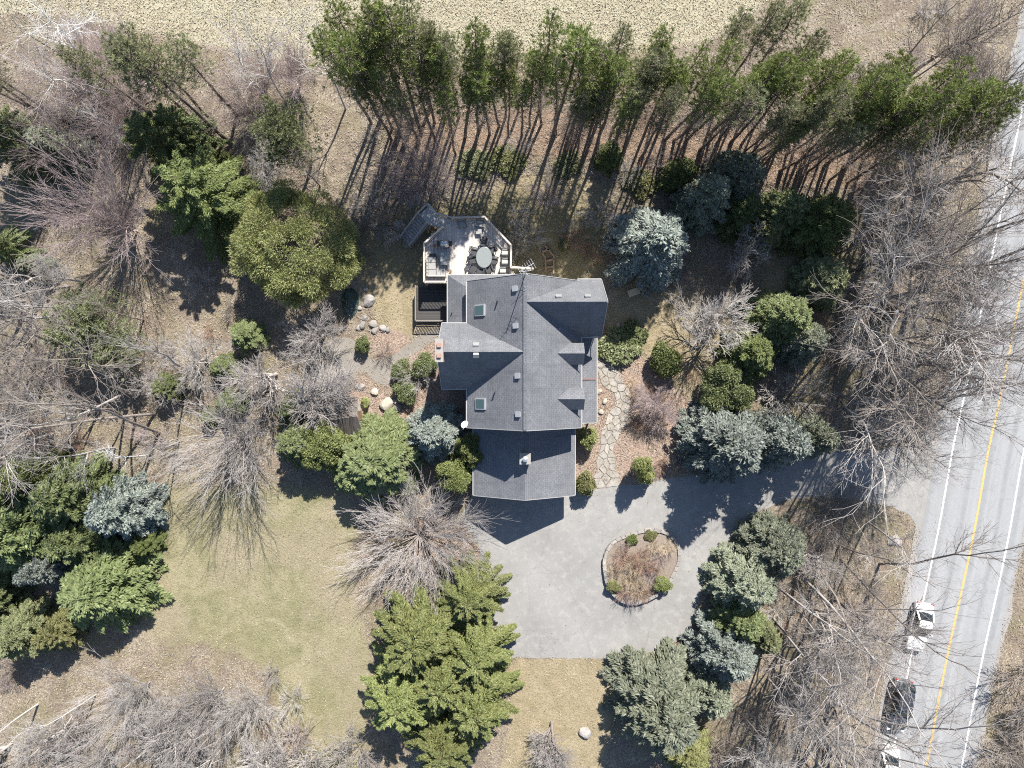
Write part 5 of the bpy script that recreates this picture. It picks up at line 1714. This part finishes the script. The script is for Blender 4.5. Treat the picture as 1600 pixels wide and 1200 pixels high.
for px, py, hs in ((1125, 150, .85), (1160, 138, .85), (1100, 140, .75), (1190, 160, .8)):
    plant(PR['pine%d' % (int(px) % 9)], 'pine_tree', W(px, py), 'grey green pine standing in the field behind the pine row', 'pine', {'crown': M['pinegrey']}, (hs * 1.2, hs * 1.2, hs), None, 'pines behind the row')

# ------------------------------------------------------------------ leafless trees and shrubs
def leafless(px, py, proto, sc, bark, label, group=None, name='bare_tree', cat='tree', rz=None):
    bk = lambda q: M['bark_' + q] if 'bark_' + q in M else M[q]
    tr, cr = bark if isinstance(bark, tuple) else (bark, bark)
    return plant(PR[proto], name, W(px, py), label, cat, {'trunk': bk(tr), 'crown': bk(cr)}, sc, rz, group)


Lf = leafless
Lf(656, 834, 'vase0', (1.2, 1.2, .66), ('brown', 'grey'), 'wide fan shaped bare tree between garage and lawn')
Lf(664, 278, 'vase1', .62, 'pink', 'pale pinkish bare tree behind the deck staircase')
Lf(215, 362, 'fan1', (1.02, 1.02, 1.12), 'pink', 'pink tinged bare tree with dense fanned twigs near the dark cedars')
Lf(388, 684, 'fan0', (1.0, 1.0, .82), 'grey', 'bare fan shaped tree at the top of the lawn')
Lf(325, 562, 'spread0', .78, 'pale', 'pale bare tree with curling limbs near the pale olive tree')
Lf(472, 632, 'spread1', 1.3, 'grey', 'wide grey bare tree shading the gravel circle')
Lf(505, 560, 'slim1', .5, 'grey', 'slim forked bare tree at the gravel circle edge')
Lf(432, 585, 'spread2', 1.1, 'grey', 'broad grey bare tree between hemlocks and the gravel circle')
Lf(505, 528, 'spread0', .75, 'grey', 'open crowned bare tree between the yellow green tree and gravel circle')
Lf(262, 606, 'spread3', .55, 'grey', 'low bare tree bent over small hemlocks')
Lf(420, 275, 'spread2', .72, 'pale', 'pale spiky bare tree between dark cedars and lone pine')
o = Lf(1098, 540, 'spread0', (1.0, 1.0, 1.25), ('brown', 'pale'), 'thick dark trunked bare tree with white twigs on the dry lawn by the garden screen', None, 'bare_tree', 'tree', 0.3)
o.rotation_euler = (R(-22), R(4), .3)
Lf(862, 1128, 'spread1', (.95, .95, .7), ('brown', 'grey'), 'small brown bare tree on the tan strip below the driveway')
Lf(1020, 628, 'weep', .85, 'pink', 'mauve weeping bare birch beside the flagstone path')
Lf(655, 592, 'shrub0', 1.0, 'pale', 'white twigged bare shrub among clipped green shrubs')
Lf(602, 556, 'shrub1', .55, 'brown', 'small dark bare shrub casting a spiky shadow on the gravel')
Lf(1222, 622, 'shrub2', 1.5, 'pale', 'pale twiggy thicket above the smaller blue spruces')
Lf(1155, 400, 'spread3', .7, 'pale', 'pale bare tree in front of the dark shaded firs')
Lf(166, 128, 'slim2', (.9, .9, .85), 'white', 'white barked birch standing in the mauve thicket by the field')
o = Lf(250, 138, 'slim3', .62, 'white', 'fallen white birch resting in the thicket beside the pine clump', None, 'bare_tree', 'tree', 0.0)
o.rotation_euler = (R(8), R(-72), R(10)); o.location.z = 1.2
for px, py, s_ in ((150, 150, .75), (190, 120, .7), (225, 150, .6), (420, 150, .65), (400, 190, .55), (470, 130, .6), (120, 240, .7), (215, 215, .6)):
    Lf(px, py, 'fan%d' % (px % 2), s_, 'pink', 'mauve twiggy sapling in the thicket between the pine clumps', 'mauve saplings by the field')
Lf(452, 165, 'slim0', .8, 'pale', 'grey dead tree between lone pine and field')
Lf(540, 170, 'slim3', .8, 'pale', 'grey leafless tree at the end of the pine row')
Lf(231, 711, 'slim2', .45, 'white', 'small white leaning birch at the top of the lawn')
GW = 'leafless woodland tree among the bare trunks beyond the gravel circle'
for i, (px, py, pr, s_) in enumerate(((101, 501, 'tall0', .8), (150, 592, 'slim0', .85), (154, 631, 'slim1', .85), (84, 617, 'tall1', .75), (60, 560, 'slim2', .9), (120, 700, 'slim3', .8), (45, 680, 'tall2', .7),
                                      (180, 700, 'slim1', .75), (40, 470, 'slim3', .9), (200, 640, 'slim2', .75), (225, 500, 'slim0', .6), (130, 440, 'tall3', .65), (75, 330, 'slim0', .8), (150, 250, 'slim2', .7),
                                      (180, 160, 'slim3', .8), (140, 110, 'slim1', .7), (215, 240, 'slim1', .6), (430, 170, 'slim2', .7), (25, 600, 'slim1', .85), (280, 690, 'slim3', .6), (500, 290, 'slim0', .6))):
    Lf(px, py, pr, s_, random.choice(['grey', 'grey', 'pale', 'brown']), GW, 'bare woodland trees beyond the gravel circle')
GP = 'pale leafless tree in the silvery thicket below the lawn'
for i, (px, py, pr, s_) in enumerate(((304, 1123, 'spread0', 1.15), (235, 1065, 'fan1', .7), (350, 1075, 'fan0', .75), (120, 1130, 'spread3', .9), (60, 1100, 'slim0', .8), (180, 1170, 'fan0', .7), (400, 1085, 'fan1', .6),
                                      (300, 1190, 'slim3', .7), (20, 1160, 'spread1', .8), (90, 1190, 'slim0', .7), (420, 1170, 'spread0', .75), (260, 1150, 'slim1', .7), (480, 1190, 'shrub0', 2.0), (440, 1200, 'shrub1', 2.0),
                                      (360, 1150, 'slim2', .65), (150, 1085, 'slim2', .6), (560, 1170, 'shrub0', 1.6))):
    Lf(px, py, pr, s_, random.choice(['pale', 'grey', 'grey']), GP, 'silvery bare thicket below the lawn')
GR = 'leafless tree with dark limbs in the strip between garden screen and road'
for i, (px, py, pr, s_) in enumerate(((1428, 310, 'tall0', 1.15), (1376, 561, 'tall1', 1.1), (1428, 564, 'tall2', .95), (1376, 650, 'tall3', .9), (1340, 480, 'tall4', 1.0), (1400, 420, 'tall2', 1.0), (1330, 560, 'slim0', 1.0),
                                      (1360, 370, 'tall3', .95), (1310, 620, 'slim1', .9), (1420, 480, 'tall0', .9), (1340, 420, 'slim2', 1.0), (1450, 380, 'slim3', .9), (1390, 620, 'slim2', .9), (1300, 680, 'slim3', .75),
                                      (1330, 340, 'slim1', 1.0), (1400, 530, 'slim0', .95), (1345, 690, 'slim2', .7), (1300, 400, 'slim0', .8), (1440, 240, 'tall4', .9), (1400, 250, 'slim3', .9), (1370, 680, 'tall1', .75))):
    Lf(px, py, pr, s_, random.choice([('brown', 'grey'), 'brown', ('brown', 'grey'), 'grey']), GR, 'bare trees between garden and road')
GB = 'leafless tree in the leaf strewn wood between the driveway firs and parked cars'
for i, (px, py, pr, s_) in enumerate(((1218, 920, 'slim0', .95), (1204, 965, 'slim1', 1.0), (1292, 1095, 'pole1', 1.0), (1300, 1089, 'slim2', 1.05), (1355, 815, 'slim3', .8), (1374, 881, 'pole0', .9), (1300, 937, 'tall1', .7),
                                      (1250, 1010, 'tall2', .7), (1225, 1065, 'slim1', .8), (1255, 860, 'spread2', .8), (1310, 850, 'slim2', .7), (1300, 800, 'shrub2', 1.6), (1240, 1100, 'slim3', .95), (1200, 1060, 'slim0', .9),
                                      (1180, 1150, 'tall3', .7), (1260, 1170, 'slim2', .95), (1300, 1150, 'tall4', .75), (1300, 1180, 'slim1', .95), (1280, 960, 'slim3', .9), (1320, 960, 'slim2', .7),
                                      (1150, 1110, 'slim1', .7), (1210, 1190, 'slim0', .8), (1110, 1180, 'shrub0', 2.0), (1240, 950, 'slim2', .8))):
    Lf(px, py, pr, s_, random.choice(['grey', ('brown', 'grey'), 'brown', 'pale']), GB, 'bare wood beside the parked cars')
pr_ = random.Random(21)
for (x0, y0, x1, y1), k, lab, grp in (((1150, 830, 1375, 1195), 26, 'slim straight bare trunk in the wood between the driveway firs and parked cars', 'slim trunks beside the parked cars'),
                                      ((1290, 300, 1440, 690), 32, 'slim straight bare trunk in the strip between garden screen and road', 'slim trunks between garden and road'),
                                      ((40, 440, 300, 720), 16, 'slim straight bare trunk in the woodland beyond the gravel circle', 'slim trunks beyond the gravel circle')):
    for j in range(k):
        px, py = pr_.uniform(x0, x1), pr_.uniform(y0, y1)
        if x0 == 1150 and px < 1150 + (1100 - py) * .35: px += 90
        if x0 == 1150 and px > 1325 and 880 < py < 1160: px -= 70
        if 1250 < px < 1380 and 960 < py < 1090: continue
        Lf(px, py, 'pole%d' % pr_.randrange(4), pr_.uniform(.7, 1.05), pr_.choice(['brown', 'brown', 'grey']), lab, grp, 'bare_tree', 'tree', pr_.uniform(0, 6.28))
for i, (px, py, pr, s_) in enumerate(((1420, 120, 'tall1', .8), (1395, 150, 'slim1', .8), (1450, 170, 'tall2', .75), (1370, 130, 'slim0', .8))):
    Lf(px, py, pr, s_, 'brown', 'dark leafless tree behind the end of the pine row by the road', 'bare trees at the field corner')
for i, (px, py, pr, s_) in enumerate(((1590, 1110, 'spread0', .6), (1575, 1170, 'shrub1', 2.0), (1600, 1050, 'shrub2', 2.0), (1640, 1150, 'spread1', .8), (1570, 1200, 'spread2', .6))):
    Lf(px, py, pr, s_, 'brown', 'dark scrubby bush on the far verge of the road', 'scrub across the road')
# undergrowth and garden perennials
def in_any(px, py, polys):
    return any(in_poly(np.array([px]), np.array([py]), p)[0] for p in polys)


BR = 'knee high leafless bush in the woodland undergrowth'
cnt = 0
ur = random.Random(3)
AREAS = [((20, 430, 330, 720), 16), ((60, 60, 240, 330), 8), ((380, 60, 620, 330), 9), ((600, 110, 1300, 290), 22), ((1230, 260, 1450, 690), 18), ((1140, 820, 1390, 1195), 20), ((10, 1030, 480, 1195), 18), ((340, 480, 500, 700), 6), ((1320, 10, 1540, 230), 14), ((560, 290, 640, 400), 6), ((800, 290, 940, 400), 10)]
for (x0, y0, x1, y1), k in AREAS:
    for _ in range(k):
        px, py = ur.uniform(x0, x1), ur.uniform(y0, y1)
        w_ = W(px, py)
        if in_any(*w_, [DRIVE, ROAD_POLY, PATIO, DK]): continue
        Lf(px, py, 'shrub%d' % ur.randrange(3), ur.uniform(.35, .85), ur.choice(['grey', 'brown', 'pale', 'pink', 'twig_russet']), BR, 'undergrowth bushes in the woods', 'undergrowth_bush', 'bush', ur.uniform(0, 6))
        cnt += 1
for px, py, s_, mt in ((968, 868, .5, 'twig_russet'), (990, 880, .6, 'twig_straw'), (1002, 880, .6, 'twig_russet'), (1020, 885, .45, 'twig_russet'), (995, 915, .5, 'twig_straw'), (972, 925, .4, 'twig_russet'), (1040, 855, .4, 'twig_straw'), (975, 850, .35, 'pink'), (975, 870, .5, 'twig_russet'), (1000, 865, .55, 'twig_russet'), (1018, 850, .4, 'twig_straw'), (960, 890, .45, 'twig_straw'), (985, 900, .55, 'twig_straw'), (1005, 925, .5, 'twig_russet'), (985, 930, .4, 'pink'),
                       (1030, 870, .45, 'pink'), (1012, 895, .45, 'pink'), (970, 910, .4, 'twig_straw')):
    o = Lf(px, py, 'shrub%d' % (int(px) % 3), s_, mt, 'clump of dead dry stems in the planting island', 'dry clumps in the island', 'dry_perennial', 'dry plant')
    o.location.z = .34
for k in range(26):
    px, py = ur.uniform(985, 1085), ur.uniform(590, 745)
    if py > 745 - (px - 985) * .1: continue
    Lf(px, py, 'shrub%d' % (k % 3), ur.uniform(.18, .4), ur.choice(['twig_straw', 'twig_russet', 'pink']), 'clump of dead dry stems in the mulch beside the flagstone path', 'dry clumps by the flagstone path', 'dry_perennial', 'dry plant')

# ------------------------------------------------------------------ loose ground litter (uncountable)
def scatter(name, n, box, keep, size, label, cat, mat, flat=.35, asp=.7, seed=1, zoff=.02, h=0.0):
    g = np.random.default_rng(seed)
    X = g.uniform(box[0], box[1], n); Y = g.uniform(box[2], box[3], n)
    m = keep(X, Y, g); X = X[m]; Y = Y[m]; n = len(X)
    B = np.column_stack([X, Y, np.full(n, zoff) + g.random(n) * .03])
    a = g.uniform(0, 6.28, n); D = np.column_stack([np.cos(a), np.sin(a), g.normal(h, flat, n)])
    D[:, 2] = np.abs(D[:, 2])
    N = np.column_stack([g.normal(0, flat, n), g.normal(0, flat, n), np.ones(n)])
    L = g.uniform(size * .6, size * 1.4, n)
    V, F = sprays(B, D, N, L, L * asp, .1)
    tag(link(name, np_mesh(name, V, F, mat)), label, cat, None, 'stuff')


HARD = [DRIVE, ROAD_POLY, HOUSE_POLY, PATIO, DK]


def hard(X, Y):
    m = np.zeros(X.shape, bool)
    for p in HARD: m |= in_poly(X, Y, p)
    return m


def zval(Z, X, Y):
    i = np.clip(np.searchsorted(gx, X) - 1, 0, nx - 1); j = np.clip(np.searchsorted(gy, Y) - 1, 0, ny - 1)
    return Z[j, i]


M['leaf'] = m_foliage('dead_leaves', [(0.13, 0.10, 0.068), (0.24, 0.193, 0.132), (0.33, 0.275, 0.198), (0.46, 0.405, 0.31)], .1, .8)
M['grass'] = m_foliage('lawn_blades', [(0.11, 0.115, 0.042), (0.19, 0.18, 0.085), (0.28, 0.255, 0.15), (0.55, 0.51, 0.41)], .2, .7)
M['straw'] = m_foliage('field_straw', [(0.31, 0.275, 0.19), (0.36, 0.325, 0.235), (0.41, 0.375, 0.285)], .15, .8)
M['twiglit'] = m_foliage('twig_litter', [(0.12, 0.095, 0.075), (0.25, 0.21, 0.18), (0.42, 0.37, 0.33)], .0, .9)
VB = (-50, 50, -38, 38)
def drift(X, Y):
    return .5 + .25 * (np.sin(X * .9 + 1.3 * np.sin(Y * .5)) + np.sin(Y * 1.1 + 1.7 * np.sin(X * .43 + 1))) + .12 * np.sin(X * 3.1 + Y * 2.3)


scatter('fallen_leaves', 380000, VB, lambda X, Y, g: ~hard(X, Y) & (drift(X, Y) > g.random(len(X)) * .95) & (zval(z_lawn, X, Y) < g.random(len(X)) * .9) & (zval(z_field, X, Y) < .4) & (zval(z_dry, X, Y) < .3 + g.random(len(X)) * .8), .105, 'brown fallen leaves covering the woodland floor', 'fallen leaves', M['leaf'], .4, .75, 1)
scatter('lawn_grass', 150000, VB, lambda X, Y, g: ~hard(X, Y) & (np.maximum(zval(z_lawn, X, Y), zval(z_dry, X, Y)) > .15 + g.random(len(X)) * .5), .13, 'short half dormant lawn grass', 'grass', M['grass'], .5, .25, 2, .0, .4)
scatter('blown_leaves', 9000, (-5, 40, -28, -4), lambda X, Y, g: in_poly(X, Y, DRIVE) & ~in_poly(X, Y, HOUSE_POLY) & (g.random(len(X)) < np.where(in_poly(icx + (X - icx) * 1.06, icy + (Y - icy) * 1.08, DRIVE), .035, .75)), .09, 'stray brown leaves blown along the driveway edges', 'fallen leaves', M['leaf'], .3, .75, 9, .03)
scatter('path_leaves', 5000, (-20, -5, -4, 6), lambda X, Y, g: in_poly(X, Y, PATIO) & (drift(X, Y) > g.random(len(X))), .09, 'brown leaves littering the gravel circle', 'fallen leaves', M['leaf'], .3, .75, 12, .03)
scatter('field_grass', 90000, (-50, 28, 27, 42), lambda X, Y, g: (zval(z_field, X, Y) > .2 + g.random(len(X)) * .4), .2, 'dry straw coloured field grass behind the pines', 'grass', M['straw'], .4, .3, 3, .0, .3)
scatter('fallen_twigs', 26000, VB, lambda X, Y, g: ~hard(X, Y) & (zval(z_lawn, X, Y) < .2) & (zval(z_field, X, Y) < .3) & (zval(z_dry, X, Y) < .5), .55, 'thin fallen twigs among the dead leaves', 'twigs', M['twiglit'], .12, .06, 4, .05)
print('undergrowth', cnt, 'objects', len(bpy.data.objects), 'tris', sum(sum(len(p.vertices) - 2 for p in m.polygons) for m in bpy.data.meshes if len(m.polygons) < 3000) + 2 * sum(len(m.polygons) for m in bpy.data.meshes if len(m.polygons) >= 3000))
